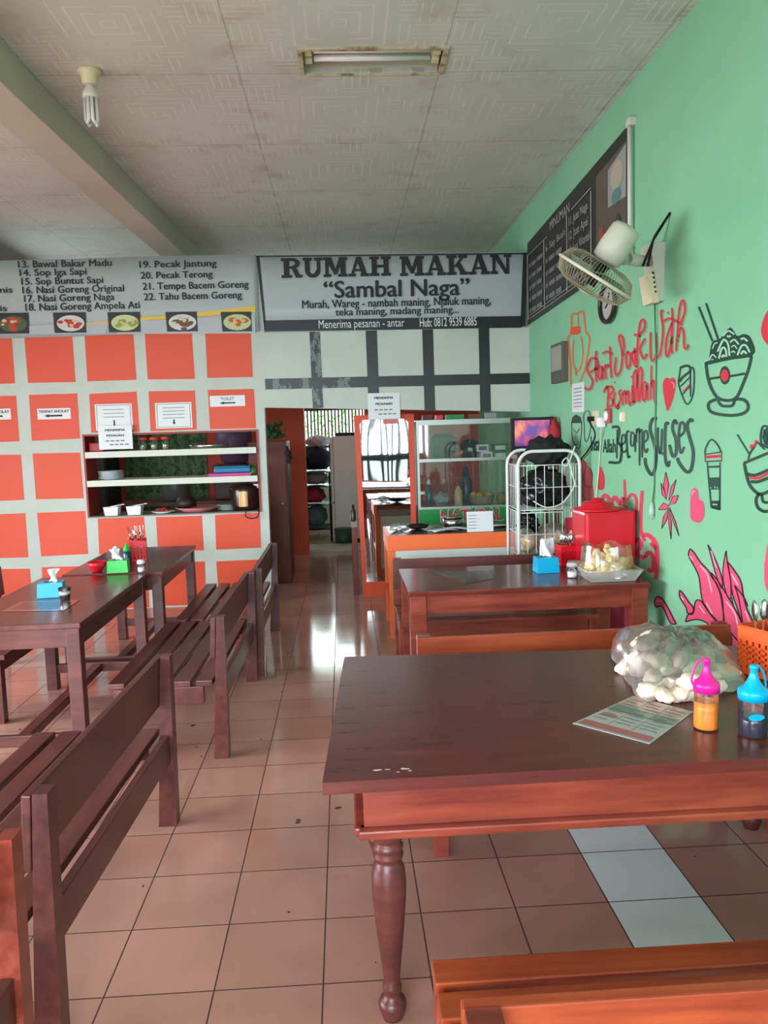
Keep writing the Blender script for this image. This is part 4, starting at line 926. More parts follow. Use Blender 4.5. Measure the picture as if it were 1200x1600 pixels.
def shaker(p, m, cap_m, lab, h=.075, r=.026):
    t = empty('salt_shaker', p, 0, lab, 'shaker')
    MB().lathe([(r, 0), (r*1.02, h*.2), (r*.96, h*.8)], (0, 0, 0), 18).build('jar', m, t)
    MB().lathe([(r*.85, .002), (r*.85, h*.45)], (0, 0, 0), 14).build('salt', TISSUE, t)
    MB().lathe([(r*1.02, h*.8), (r*1.02, h), (r*.8, h*1.12), (r*.3, h*1.15)], (0, 0, 0), 18).build('cap', cap_m, t); return t
shaker(PZ(221, 894, .766), BOTTLE, TISSUE, 'white capped salt shaker on the left table beside the red basket')
shaker(PZ(894, 902, .762), BOTTLE, TRAY, 'clear salt shaker on the middle right table before the red basket', .082, .033)
t = empty('plastic_cup', PZ(102, 938, .762), 0, 'small clear plastic cup beside the left blue tissue box', 'cup')
MB().lathe([(.026, 0), (.036, .075), (.034, .075), (.024, .004)], (0, 0, 0), 20).build('cup_body', BOTTLE, t); MB().lathe([(.023, .006), (.031, .05)], (0, 0, 0), 18).build('salt', TISSUE, t)
o = MB().lathe([(.03, 0), (.034, .006), (.058, .04), (.066, .07), (.062, .07), (.053, .04), (.02, .012)], (0, 0, 0), 24).build('bowl', RED, None, PZ(152, 893, .766)); tag(o, 'small red plastic bowl left of the green tissue box', 'bowl')
t = empty('sauce_bottle', PZ(196, 886, .766)+Vector((0, .06, 0)), 0, 'green capped sauce bottle behind the green tissue box', 'bottle')
MB().lathe([(.028, 0), (.03, .01), (.029, .09), (.022, .105)], (0, 0, 0), 18).build('body', mat('bottle_dark_blue', (24, 60, 92), .2), t); MB().lathe([(.024, .104), (.026, .125), (.012, .14), (.005, .165)], (0, 0, 0), 16).build('cap', GREEN, t)
t = empty('sauce_bottle', PZ(176, 884, .766)+Vector((0, .1, 0)), 0, 'clear squeeze bottle at the back left of the green tissue box', 'bottle')
MB().lathe([(.03, 0), (.032, .01), (.03, .08), (.02, .1)], (0, 0, 0), 18).build('body', TRAY, t); MB().lathe([(.021, .1), (.02, .115), (.006, .13)], (0, 0, 0), 14).build('cap', TISSUE, t)
tp = MB().tube([(0, 0, 0), (-.02, 0, .09)], .0016, 5).build('toothpick', CHIPB, None, pL+Vector((-.045, -.02, .085))); tag(tp, 'wooden skewer stick leaning out of the left red basket', 'skewer')

def sheet(quad, z, lab, m, lines=None, name='menu_sheet'):
    P = [PZ(x, y, z) for x, y in quad]; c = sum(P, Vector())/4
    t = MB().poly([p-c for p in P], (0, 0, -.0015)).build(name, m, None, c); tag(t, lab, 'menu')
    def at(u, v): return (P[0]*(1-u)+P[1]*u)*(1-v)+(P[3]*(1-u)+P[2]*u)*v-c+Vector((0, 0, .0006))
    if lines: lines(t, at)
    return t
def quadf(q, at, u0, v0, u1, v1, dz=0): q.poly([at(u0, v0)+Vector((0, 0, dz)), at(u1, v0)+Vector((0, 0, dz)), at(u1, v1)+Vector((0, 0, dz)), at(u0, v1)+Vector((0, 0, dz))])
def big_menu(t, at):
    q = MB(); quadf(q, at, .02, .02, .98, .30); q.build('photo_panel', mat('menu_photo', (176, 150, 138), .3), t)
    q = MB(); quadf(q, at, .02, .30, .98, .46); q.build('green_panel', mat('menu_green', (116, 136, 120), .3), t)
    q = MB(); quadf(q, at, .03, .84, .97, .96); quadf(q, at, .06, .60, .30, .64, .0004); q.build('red_panel', mat('menu_red', (170, 96, 96), .3), t)
    q = MB()
    for c in range(3):
        for k in range(9):
            u0 = .05+c*.32; quadf(q, at, u0, .10+k*.078, u0+random.uniform(.16, .27), .115+k*.078, .0008)
    q.build('printed_lines', GREYINK, t)
    q = MB(); quadf(q, at, .335, .05, .341, .82, .0008); quadf(q, at, .655, .05, .661, .82, .0008); quadf(q, at, .02, .46, .98, .468, .0008); q.build('ruled_lines', INK, t)
sheet([(990, 1087), (1083, 1112), (1015, 1162), (895, 1130)], .7625, 'laminated printed menu sheet on the front table under the cracker bag', LAM, big_menu)
def plain_menu(t, at):
    q = MB()
    for k in range(6): quadf(q, at, .1, .12+k*.13, .85, .15+k*.13)
    q.build('printed_lines', mat('faint_print', (110, 92, 90), .3), t)
LAMD = mat('laminated_dark_sheet', (96, 70, 66), .12, coat=.6)
sheet([(32, 940), (125, 937), (100, 954), (3, 955)], .7625, 'laminated menu sheet on the nearer left table before the blue tissue box', mat('laminated_brown_sheet', (128, 96, 92), .15, coat=.6), plain_menu)
sheet([(672, 893), (765, 889), (770, 904), (727, 912)], .7625, 'thin laminated sheet on the middle right table', LAMD, plain_menu)

def squeeze_bottle(p, rz, cap_m, liq_m, level, lab, r=.042, h=.115):
    t = empty('squeeze_bottle', p, rz, lab, 'bottle')
    MB().lathe([(r*.96, 0), (r, .006), (r*.98, h*.35), (r*.95, h*.5), (r*.98, h*.65), (r*.98, h)], (0, 0, 0), 28, False).build('bottle_body', BOTTLE, t)
    MB().lathe([(r*.93, .003), (r*.96, .008), (r*.945, level*.7), (r*.93, level)], (0, 0, 0), 26).build('sauce', liq_m, t)
    MB().lathe([(r*1.03, h-.004), (r*1.05, h+.018), (r*.98, h+.026), (r*.72, h+.032), (r*.42, h+.05), (r*.26, h+.07), (r*.24, h+.085), (r*.29, h+.087), (r*.29, h+.097), (r*.1, h+.099)], (0, 0, 0), 26).build('cap', cap_m, t)
    MB().tube(smooth_line([(r*.95, 0, h+.012), (r*1.15, 0, h+.03), (r*.9, 0, h+.07), (r*.45, 0, h+.092), (r*.2, 0, h+.093)]), .0035, 6).build('cap_strap', cap_m, t)
    return t
squeeze_bottle(PZ(1103, 1137, .762), 2.9, PINK, mat('chilli_sauce', (240, 142, 30), .35), .085, 'squeeze bottle with pink cap and orange sauce on the front table', .037, .118)
t = squeeze_bottle(PZ(1176, 1147, .762), .35, CYAN, mat('soy_sauce', (24, 16, 50), .2), .06, 'squeeze bottle with blue cap and dark sauce on the front table', .042, .112)
q = MB(); q.poly([(-.012+.024*math.cos(k*.35), -.0425-.0, .066+.010*math.sin(k*.35)) for k in range(18)], (0, -.001, 0)); q.build('oval_label', CYAN, t, None, (0, 0, -.35))

# --- the big bag of white crackers
bc = Vector((1.185, 2.80, .762))
def lump(name, m, seed, r):
    random.seed(seed); q = MB(); q.ball((0, 0, 0), r, 3)
    for v in q.b.verts:
        n = v.co.normalized(); v.co *= 1+.12*math.sin(n.x*5+seed)*math.sin(n.y*4+1)+.08*math.sin(n.z*9+n.x*7)+.05*math.sin(n.y*15+n.z*11)
    return q.build(name, m)
proto = lump('white_cracker', CHIPW, 3, (.062, .042, .034)); tag(proto, 'puffy white cracker inside the clear bag on the front table', 'cracker', 'white crackers in the big clear bag')
spots = [(1010, 1010, .85), (1045, 1012, .84), (1000, 1045, .80), (1045, 1045, .80), (985, 1040, .79), (1012, 1078, .79), (1050, 1070, .795), (1085, 1050, .80), (1075, 1080, .79), (1020, 1060, .80), (1110, 1060, .79), (1135, 1050, .79), (1100, 1030, .80), (1062, 1030, .835), (1025, 1030, .835), (1080, 1065, .83), (1000, 1030, .82), (1060, 1085, .785), (1035, 1085, .785), (1120, 1072, .785), (1012, 1000, .86)]
for i, (x, y, z) in enumerate(spots):
    o = proto if i == 0 else proto.copy()
    if i: COL.objects.link(o)
    o.location = PZ(x, y, z); o.rotation_euler = (random.uniform(-.4, .4), random.uniform(-.4, .4), random.uniform(0, 6)); s_ = random.uniform(.66, .95); o.scale = (s_, s_, s_)
def bag(name, lab, outline, zmax, base_z, bulge=1., seed=1, m=BAG, parent_pts=None):
    """soft clear bag: outline given on the table, pillow height inside, creased"""
    P = [PZ(x, y, base_z) for x, y in outline]; c = sum(P, Vector())/len(P); n = len(P)*4
    ring = [p for p in smooth_line([Vector(p) for p in P+[P[0]]], 4)[:-1]]
    q = MB(); rows = 12; vs = []
    random.seed(seed)
    for j in range(rows+1):
        u = j/rows; row = []
        for i, p in enumerate(ring):
            s_ = 1-u; d = p-c; a = math.atan2(d.y, d.x)
            z = base_z+.004+zmax*(1-s_**2.6)**.7*bulge+.010*math.sin(a*7+u*9+seed)*u+.008*math.sin(a*13-u*14)*math.sin(u*3.1)+.006*math.sin(a*29+u*23)*math.sin(u*3.1)+.007*abs(math.sin(a*5+u*17))*u+random.uniform(-.007, .007)*u
            rr = s_*(1+.03*math.sin(a*17+seed+u*5))
            row.append(q.b.verts.new((c.x+d.x*rr, c.y+d.y*rr, z)) if j < rows else None)
        vs.append(row)
    top = q.b.verts.new((c.x, c.y, base_z+zmax))
    L = len(ring)
    for j in range(rows-1):
        for i in range(L):
            fc = q.b.faces.new((vs[j][i], vs[j][(i+1) % L], vs[j+1][(i+1) % L], vs[j+1][i])); fc.smooth = True
    for i in range(L):
        fc = q.b.faces.new((vs[rows-1][i], vs[rows-1][(i+1) % L], top)); fc.smooth = True
    o = q.build(name, m); o.data.transform(Matrix.Translation(-c)); o.location = c; tag(o, lab, 'bag'); return o
bag('plastic_bag', 'big clear plastic bag of white crackers on the front table', [(955, 1030), (960, 1000), (1010, 1008), (1060, 1010), (1110, 1012), (1140, 1030), (1165, 1062), (1150, 1080), (1110, 1085), (1075, 1098), (1040, 1092), (1010, 1099), (985, 1075)], .130, .762, 1, 4)

# --- tray of krupuk on the middle right table
tc = Vector((1.545, 4.74, .762)); hw, hd = .165, .20
t = empty('plastic_tray', tc, 0, 'clear plastic tray of crackers on the middle right table corner', 'tray')
q = MB(); q.hexa([(-hw*.8, -hd*.8, .0), (hw*.8, -hd*.8, .0), (hw*.8, hd*.8, .0), (-hw*.8, hd*.8, .0)], [(-hw, -hd, .07), (hw, -hd, .07), (hw, hd, .07), (-hw, hd, .07)])
bmesh.ops.delete(q.b, geom=[f_ for f_ in q.b.faces if all(v.co.z > .06 for v in f_.verts)], context='FACES')
q.build('tray_body', TRAY, t); MB().tube([(-hw, -hd, .07), (hw, -hd, .07), (hw, hd, .07), (-hw, hd, .07)], .004, 6, True).build('rim', TRAY, t)
def chips(center, n, rx, ry, h, m, lab, grp, r=.028, name='cracker', seed=5):
    random.seed(seed)
    pr = MB(); pr.ball((0, 0, 0), (r, r*.85, r*.5), 2, None, .12); pr = pr.build(name, m); tag(pr, lab, 'cracker', grp)
    for i in range(n):
        o = pr if i == 0 else pr.copy()
        if i: COL.objects.link(o)
        a, d = random.uniform(0, 6.28), math.sqrt(random.random()); z = random.random()*(1-d*d*.8)
        o.location = center+Vector((rx*d*math.cos(a), ry*d*math.sin(a), r*.8+h*z)); o.rotation_euler = (random.uniform(0, 3), random.uniform(0, 3), random.uniform(0, 3)); s_ = random.uniform(.75, 1.2); o.scale = (s_, s_, s_)
chips(tc+Vector((.012, 0, .006)), 90, .145, .17, .14, CHIP, 'pale cracker heaped in the clear tray', 'crackers heaped in the clear tray', .034)
q = MB(); random.seed(9)
q.grid(lambda u, v: (.012+.16*(1-.12*v)*math.cos(u*6.283)*(1+.05*math.sin(u*50)), .18*(1-.2*v)*math.sin(u*6.283)*(1+.05*math.sin(u*41)), .03+v*.16+.012*math.sin(u*31+v*9)), 48, 6)
o = q.build('plastic_bag', film('thin_clear_bag', (232, 228, 216), .93, .05, .2), None, tc); tag(o, 'open clear bag around the crackers in the tray', 'bag')

# --- red water container standing at the back of that table
rc = Vector((1.66, 5.115, .762))
t = empty('water_container', rc, 0, 'red square plastic container with domed lid beside the green wall', 'container')
MB().box((0, 0, .185), (.325, .30, .37), None, .022).build('body', RED, t)
MB().lathe([(.16, .37), (.155, .38), (.105, .385), (.10, .415), (.09, .42), (.045, .422), (.04, .44), (.018, .446)], (-.035, 0, 0), 26).build('lid', RED, t)
MB().tube([(.155, 0, .375), (.14, 0, .39), (.10, 0, .395)], .006, 6).build('carry_hook', RED, t)
t = empty('snack_packet', PZ(908, 840, 1.0), 0, 'red and clear snack packet hanging left of the red container', 'packet')
p0 = Vector((1.515, 5.33, 1.0)); t.location = p0
MB().grid(lambda u, v: (-.045+.12*u, .012*math.sin(u*5), -.05+.11*v), 6, 6).build('label_half', mat('packet_red', (186, 56, 70), .3), t); MB().grid(lambda u, v: (-.04+.1*u, .012*math.sin(u*5+v), -.14+.09*v), 6, 6).build('clear_half', TRAY, t)

# ================================================================== BACK OF THE ROOM
# orange counter
CX0, CX1, CY0, CY1, CH = .322, 1.42, 6.39, 7.05, .838
t = empty('service_counter', ((CX0+CX1)/2, (CY0+CY1)/2, 0), 0, 'orange framed counter with white rail, in front of the glass cabinet', 'counter')
def K(mb, n, m): return keep(mb.build(n, m), t)
CORG = mat('counter_orange', (238, 110, 52), .35)
K(MB().mm((CX0, CY0, CH-.125), (CX1, CY0+.03, CH), .004), 'front_board', CORG); K(MB().mm((CX0, CY0+.03, CH-.125), (CX0+.03, CY1, CH), .004), 'side_board', CORG)
K(MB().mm((CX0+.03, CY0+.03, CH-.02), (CX1, CY1, CH-.004)), 'top', mat('counter_dark_top', (58, 48, 44), .2))
K(MB().mm((CX0+.06, CY0+.012, CH-.20), (CX1, CY0+.026, CH-.125)), 'white_rail', mat('rail_white', (206, 214, 208), .4))
for xx in (CX0+.03, CX1-.05):
    for yy in (CY0+.02, CY1-.05): K(MB().mm((xx-.025, yy-.015, 0), (xx+.03, yy+.035, CH-.125), .004), 'leg', CORG)
K(MB().mm((CX0+.01, CY0+.06, .30), (CX0+.035, CY1-.06, .34)), 'stretcher', CORG)
K(MB().mm((CX0+.06, CY1-.03, .10), (CX1, CY1, .70)), 'rear_panel', mat('counter_back', (214, 214, 204), .5))
# things on it
q = MB(); q.ball((0, 0, 0), (.085, .07, .03), 3)
for v in q.b.verts: v.co += Vector((random.uniform(-1, 1), random.uniform(-1, 1), random.uniform(-.6, 1)))*.016
o = q.build('crumpled_bag', BAG, None, (.44, 6.70, .865)); tag(o, 'crumpled clear plastic bag on the left end of the orange counter', 'bag')
q = MB(); q.ball((0, 0, 0), (.10, .05, .026), 2, None, .12); o = q.build('black_bag', BLACKP, None, (.60, 6.78, .86)); tag(o, 'small folded black bag beside the crumpled clear bag', 'bag')
for i, (x0, y0, rz, lab) in enumerate(((.80, 6.62, .3, 'loose white paper on the counter, left of the standing card'), (.93, 6.72, -.4, 'loose white paper behind the first loose sheet on the counter'), (1.28, 6.78, .2, 'loose white paper on the counter right of the standing card'))):
    q = MB(); q.grid(lambda u, v: (-.11+.22*u, -.075+.15*v, .012*math.sin(u*3.1)+.004*math.sin(v*5)), 6, 4); o = q.build('loose_paper', PAPER, None, (x0, y0, .838), (0, 0, rz)); o.modifiers.new('thick', 'SOLIDIFY').thickness = .001; tag(o, lab, 'paper')
t = empty('standing_card', (1.085, 6.47, .836), 0, 'white printed card standing on the orange counter', 'card')
MB().box((0, 0, .082), (.215, .004, .165), (-.12, 0, 0)).build('card', PAPER, t)
q = MB()
for k in range(5): q.box((-.065, -.010+.0035*(4-k)*0-.0022-(.135-k*.026-.082)*-.1206*1, .135-k*.026), (.06, .0012, .005), (-.12, 0, 0))
q.build('printed_lines', GREYINK, t); MB().box((0, .045, .03), (.08, .09, .004), (.5, 0, 0)).build('card_stand', PAPER, t)
t = empty('steel_pot', (.93, 6.95, .836), 0, 'low steel pot on the counter under the green board', 'pot')
MB().lathe([(.08, 0), (.085, .01), (.088, .07), (.084, .07), (.08, .012)], (0, 0, 0), 22).build('pot_body', STEEL, t); MB().lathe([(.1, .072), (.098, .078), (.01, .085)], (0, 0, 0), 22).build('lid', STEEL, t)

# mirror in orange frame
t = empty('standing_mirror', (.40, 8.1, 0), 0, 'tall orange panel with a long mirror in the opening', 'mirror')
MX = lambda z: .118+.03*(1-z/1.81)
q = MB(); q.hexa([(.146, 8.085, 0), (.70, 8.085, 0), (.70, 8.135, 0), (.146, 8.135, 0)], [(.113, 8.085, 1.83), (.712, 8.085, 1.83), (.712, 8.135, 1.83), (.113, 8.135, 1.83)]); keep(q.build('orange_panel', ORANGE), t)
q = MB(); y = 8.083
q.poly([(.186, y, .15), (.655, y, .15), (.652, y, 1.74), (.63, y, 1.78), (.20, y, 1.78), (.17, y, 1.74)], (0, .004, 0)); keep(q.build('mirror_glass', MIRROR), t)
keep(MB().mm((.40, 8.079, 1.735), (.545, 8.081, 1.785)).build('sticker', mat('sticker_red', (214, 120, 120), .5)), t)

# glass display cabinet
GX0, GX1, GY0, GY1 = .735, 1.80, 8.12, 8.50
t = empty('display_cabinet', ((GX0+GX1)/2, 8.3, 0), 0, 'aluminium glass display cabinet with green board and red letters', 'cabinet')
def K2(mb, n, m): return keep(mb.build(n, m), t)
q = MB()
for xx in (GX0, GX1-.025):
    for yy in (GY0, GY1-.025): q.mm((xx, yy, .66), (xx+.025, yy+.025, 1.75))
q.mm((GX0, GY0-.004, 1.712), (GX1, GY0+.026, 1.752)).mm((GX0, GY1-.026, 1.712), (GX1, GY1, 1.752)).mm((GX0, GY0-.004, 1.342), (GX1, GY0+.02, 1.372)).mm((GX0, GY0-.004, .862), (GX1, GY0+.026, .885))
K2(q, 'frame', ALU)
K2(MB().mm((GX0, GY0, 1.752), (GX1, GY1, 1.762)), 'top_panel', ALU)
K2(MB().mm((GX0+.01, GY0+.02, 1.345), (GX1-.01, GY1-.02, 1.352)), 'glass_shelf', GLASS)
K2(MB().mm((GX0+.02, GY0+.008, .885), (GX1-.02, GY0+.011, 1.342)), 'glass_pane', GLASS); K2(MB().mm((GX0+.02, GY0+.008, 1.372), (GX1-.02, GY0+.011, 1.712)), 'glass_pane', GLASS)
K2(MB().mm((GX0+.01, GY0+.02, .868), (GX1-.01, GY1-.02, .876)), 'cabinet_floor', ALU)
brd = K2(MB().mm((GX0+.005, GY0-.012, .66), (GX1-.005, GY0-.003, .863)), 'green_board', mat('board_green', (22, 138, 66), .4))
a = PY(688, 816, GY0-.014); b = PY(787, 813, GY0-.014)
letter('NATURAL', (a.x, GY0-.016, a.z), (1, 0, 0), (0, 0, 1), b.x-a.x, .125, mat('letter_white_edge', (214, 190, 190), .5), t, .045, 0, Vector((0, 0, 0)))
letter('NATURAL', (a.x+.008, GY0-.018, a.z+.004), (1, 0, 0), (0, 0, 1), b.x-a.x-.016, .117, mat('letter_red', (176, 40, 52), .5), t, .015, 0, Vector((0, 0, 0)))
for xx in (GX0+.02, GX1-.05):
    for yy in (GY0+.02, GY1-.05): K2(MB().mm((xx, yy, 0), (xx+.03, yy+.03, .66)), 'leg', ALU)
K2(MB().mm((GX0+.02, GY0+.05, .60), (GX1-.02, GY1-.02, .655)), 'base_shelf', ALU)
ZF, ZS = .877, 1.353
def bottle_at(x, y, z, r, h, bm, cm, lab, name='bottle', cat='bottle'):
    t = empty(name, (x, y, z), 0, lab, cat); MB().lathe([(r*.95, 0), (r, .006), (r, h*.6), (r*.5, h*.75), (r*.4, h*.82)], (0, 0, 0), 16).build('body', bm, t); MB().lathe([(r*.5, h*.8), (r*.5, h*.9), (r*.2, h)], (0, 0, 0), 14).build('cap', cm, t)
bottle_at(.86, 8.24, ZF, .035, .29, mat('teal_bottle', (40, 84, 88), .2), TISSUE, 'teal bottle with white tip inside the glass cabinet, far left')
q = MB(); q.ball((0, 0, .075), (.085, .06, .075), 3)
for v in q.b.verts: v.co += Vector((random.uniform(-1, 1), random.uniform(-1, 1), random.uniform(-1, 1)))*.010
o = q.build('white_bag', mat('white_bag_plastic', (136, 156, 152), .5), None, (.985, 8.25, ZF)); tag(o, 'knotted white plastic bag inside the glass cabinet', 'bag')
bottle_at(1.16, 8.22, ZF, .042, .26, mat('cream_sauce', (196, 180, 140), .4), mat('cap_red', (184, 56, 60), .4), 'cream bottle with red cap inside the glass cabinet')
t = empty('fruit_bowl', (1.41, 8.28, ZF), 0, 'round woven bowl of yellow fruit inside the glass cabinet', 'bowl')
MB().lathe([(.09, 0), (.115, .02), (.13, .10), (.124, .10), (.105, .02)], (0, 0, 0), 26).build('bowl_wall', mat('bowl_taupe', (150, 134, 116), .6), t)
pr = MB(); pr.ball((0, 0, 0), .042, 2); pr = pr.build('fruit', mat('fruit_yellow', (190, 166, 80), .5)); tag(pr, 'yellow green fruit in the bowl in the glass cabinet', 'fruit', 'fruit in the cabinet bowl')
for i, (dx, dy) in enumerate(((-.08, 0), (0, .02), (.075, -.02), (-.03, -.065), (.04, .07))):
    o = pr if i == 0 else pr.copy()
    if i: COL.objects.link(o)
    o.location = (1.41+dx, 8.28+dy, ZF+.10)
o = MB().ball((0, 0, .065), (.07, .07, .065), 3).build('melon', mat('melon_yellow', (150, 140, 70), .55), None, (1.625, 8.24, ZF)); tag(o, 'single round yellow melon right of the fruit bowl', 'fruit')
bottle_at(1.27, 8.41, ZF, .07, .40, mat('bottle_navy', (36, 52, 74), .3), mat('bottle_navy', (36, 52, 74), .3), 'large dark blue jug at the back of the glass cabinet', 'water_jug', 'jug')
for i, (x, z, m, w, lab) in enumerate(((1.45, 0, TISSUE, .12, 'lower white box on the cabinet glass shelf'), (1.41, .075, TISSUE, .12, 'upper white box on the cabinet glass shelf'), (1.59, 0, mat('box_green', (40, 140, 86), .4), .15, 'lower green and white box on the cabinet glass shelf'), (1.59, .075, MATS['box_green'], .15, 'upper green and white box on the cabinet glass shelf'))):
    t = empty('small_box', (x, 8.20, ZS+z), 0, lab, 'box'); MB().box((0, 0, .036), (w, .08, .072), None, .002).build('carton', m, t); MB().box((0, -.0405, .036), (w*.7, .001, .04)).build('label', TISSUE if i > 1 else GREYINK, t)
o = MB().lathe([(.06, 0), (.12, .03), (.14, .12), (.13, .22), (.07, .27)], (0, 0, 0), 22).build('dark_pot', mat('dark_green_pot', (26, 34, 29), .6), None, (1.02, 8.30, ZS)); tag(o, 'large dark round pot on the cabinet glass shelf, left', 'pot')
o = MB().lathe([(.05, 0), (.1, .03), (.11, .10), (.09, .17), (.04, .2)], (0, 0, 0), 20).build('dark_pot', MATS['dark_green_pot'], None, (1.30, 8.32, ZS)); tag(o, 'smaller dark pot in the middle of the cabinet glass shelf', 'pot')
bottle_at(1.17, 8.22, ZS, .045, .14, mat('pink_jar', (168, 60, 70), .4), mat('pink_jar', (168, 60, 70), .4), 'pink jar between the two dark pots on the glass shelf', 'jar', 'jar')
for x, m, w, hh, lab in ((.86, mat('box_darkred', (120, 40, 40), .5), .10, .055, 'dark red box on top of the glass cabinet, left'), (.98, RED, .07, .05, 'small red box on top of the glass cabinet'), (1.14, MATS['board_green'], .18, .05, 'flat green box on top of the glass cabinet'), (1.34, mat('box_brown', (110, 70, 56), .5), .12, .05, 'brown box on top of the glass cabinet'), (1.5, mat('box_grey', (150, 154, 150), .5), .12, .055, 'grey box on top of the glass cabinet, right')):
    t = empty('small_box', (x, 8.25, 1.762), 0, lab, 'box'); MB().box((0, 0, hh/2), (w, .12, hh), None, .003).build('carton', m, t)

# television on its dark stand
t = empty('television_stand', (1.64, 6.97, 0), 0, 'dark wooden stand in the corner below the small television', 'stand')
keep(MB().mm((1.46, 6.77, 1.40), (1.83, 7.17, 1.44), .004).build('stand_top', W_DARK), t)
for xx in (1.48, 1.80):
    for yy in (6.79, 7.15): keep(MB().mm((xx-.018, yy-.018, 0), (xx+.018, yy+.018, 1.40)).build('leg', W_DARK), t)
keep(MB().mm((1.47, 6.78, .62), (1.82, 7.16, .65)).build('lower_shelf', W_DARK), t)
t = empty('television', (1.635, 6.96, 1.44), -.12, 'small black television with a purple and orange picture', 'television')
MB().box((0, 0, .165), (.37, .05, .29), None, .008).build('casing', BLACKP, t)
MB().mm((-.10, -.06, 0), (.10, .08, .022), .004).build('foot', BLACKP, t)
ms = mat('television_picture', (120, 60, 130), .3); g = N(ms); n = g.noise(g.coord(), 7, 2); cc = g.ramp(n, [(.25, (60, 60, 150)), (.42, (90, 50, 120)), (.55, (170, 70, 110)), (.68, (226, 130, 50)), (.8, (200, 60, 150))]); g.color(cc); g.put(g.b.inputs['Emission Color'], cc); g.b.inputs['Emission Strength'].default_value = .45
MB().box((0, -.026, .175), (.30, .003, .22)).build('screen', ms, t)
t = empty('cloth_bundle', (1.80, 7.10, 1.42), 0, 'red cloth bundle right of the television', 'cloth'); t.location = (1.80, 6.84, 1.44)
q = MB(); q.ball((0, 0, .15), (.045, .05, .15), 3)
for v in q.b.verts: v.co += Vector((random.uniform(-1, 1), random.uniform(-1, 1), random.uniform(-1, 1)))*.010
q.build('red_cloth', mat('cloth_red', (172, 40, 52), .8), t)

# white wire rack
RX0, RX1, RYF, RYB = 1.292, 1.757, 5.96, 6.36
t = empty('wire_rack', ((RX0+RX1)/2, (RYF+RYB)/2, 0), 0, 'white tubular wire rack holding bags of crackers by the green wall', 'rack')
def arch(y):
    p = [(RX0, y, 0), (RX0, y, 1.38)]+[(RX0+.11-.11*math.cos(k*math.pi/12), y, 1.38+.11*math.sin(k*math.pi/12)) for k in range(1, 7)]
    return p+[(RX0+RX1-x, yy, z) for x, yy, z in reversed(p)]
for y in (RYF, RYB): keep(MB().tube(arch(y), .0125, 10).build('frame', WIREW), t)
def wire_basket(z0, z1):
    q = MB(); r = .0026
    for z in (z0, z1):
        q.tube([(RX0+.012, RYF, z), (RX1-.012, RYF, z), (RX1-.012, RYB, z), (RX0+.012, RYB, z)], .0038, 5, True)
    for k in range(1, 7):
        x = RX0+(RX1-RX0)*k/7
        q.tube([(x, RYF, z1), (x, RYF, z0), (x, RYB, z0), (x, RYB, z1)], r, 4)
    for k in range(1, 7):
        y = RYF+(RYB-RYF)*k/7
        q.tube([(RX0+.012, y, z1), (RX0+.012, y, z0), (RX1-.012, y, z0), (RX1-.012, y, z1)], r, 4)
    zm = (z0+z1)/2; q.tube([(RX0+.012, RYF, zm), (RX1-.012, RYF, zm), (RX1-.012, RYB, zm), (RX0+.012, RYB, zm)], r, 4, True)
    keep(q.build('wire_basket', WIREW), t)
wire_basket(1.05, 1.385); wire_basket(.70, 1.03); wire_basket(.25, .55)
o = MB().tube(smooth_line([(1.72, 5.95, 1.52), (1.66, 5.94, 1.38), (1.62, 5.94, 1.40), (1.66, 5.94, 1.43), (1.70, 5.945, 1.30), (1.71, 5.945, 1.22), (1.62, 5.94, 1.10), (1.50, 5.94, 1.07), (1.40, 5.945, 1.12)]), .005, 6).build('cable', WIREW); tag(o, 'white cable looped over the front of the wire rack', 'cable')
def sack(c, r, m, lab, seed, name='black_bag', cat='bag'):
    random.seed(seed); q = MB(); q.ball((0, 0, 0), r, 4)
    for v in q.b.verts:
        n = v.co.normalized(); v.co += n*(.016*math.sin(n.x*9+seed)*math.sin(n.z*8)+.010*math.sin(n.y*17+n.x*13)); v.co.z = max(v.co.z, -r[2]*.93)
    o = q.build(name, m, None, c); tag(o, lab, cat); return o
BAGB = mat('black_bag_plastic', (20, 20, 22), .22)
sack((1.53, 6.16, 1.20), (.19, .16, .155), BAGB, 'shiny black plastic bag in the top basket of the wire rack', 2)
sack((1.60, 6.30, 1.47), (.17, .13, .12), mat('dark_cloth', (30, 30, 30), .85), 'dark cloth heap over the back of the wire rack', 6, 'dark_cloth', 'cloth')
sack((1.42, 6.22, .92), (.08, .08, .09), BAGB, 'small black bag at the left of the lower rack basket', 8)
chips(Vector((1.60, 6.13, .705)), 46, .125, .13, .14, CHIPB, 'tan cracker in the right bag of the wire rack', 'tan crackers in the rack, right bag', .04, 'cracker', 12)
chips(Vector((1.385, 6.10, .705)), 14, .05, .10, .11, CHIP, 'pale cracker in the left bag of the wire rack', 'pale crackers in the rack, left bag', .032, 'cracker', 13)
for c, rr, lab in ((Vector((1.60, 6.13, .705)), (.135, .15, .22), 'clear bag of tan crackers in the wire rack'), (Vector((1.385, 6.10, .705)), (.066, .13, .20), 'clear bag of pale crackers at the left of the wire rack')):
    q = MB(); q.ball((0, 0, rr[2]*.5), (rr[0], rr[1], rr[2]*.52), 3)
    for v in q.b.verts: v.co += v.co.normalized()*random.uniform(-.006, .006)
    o = q.build('plastic_bag', BAG, None, c); tag(o, lab, 'bag')

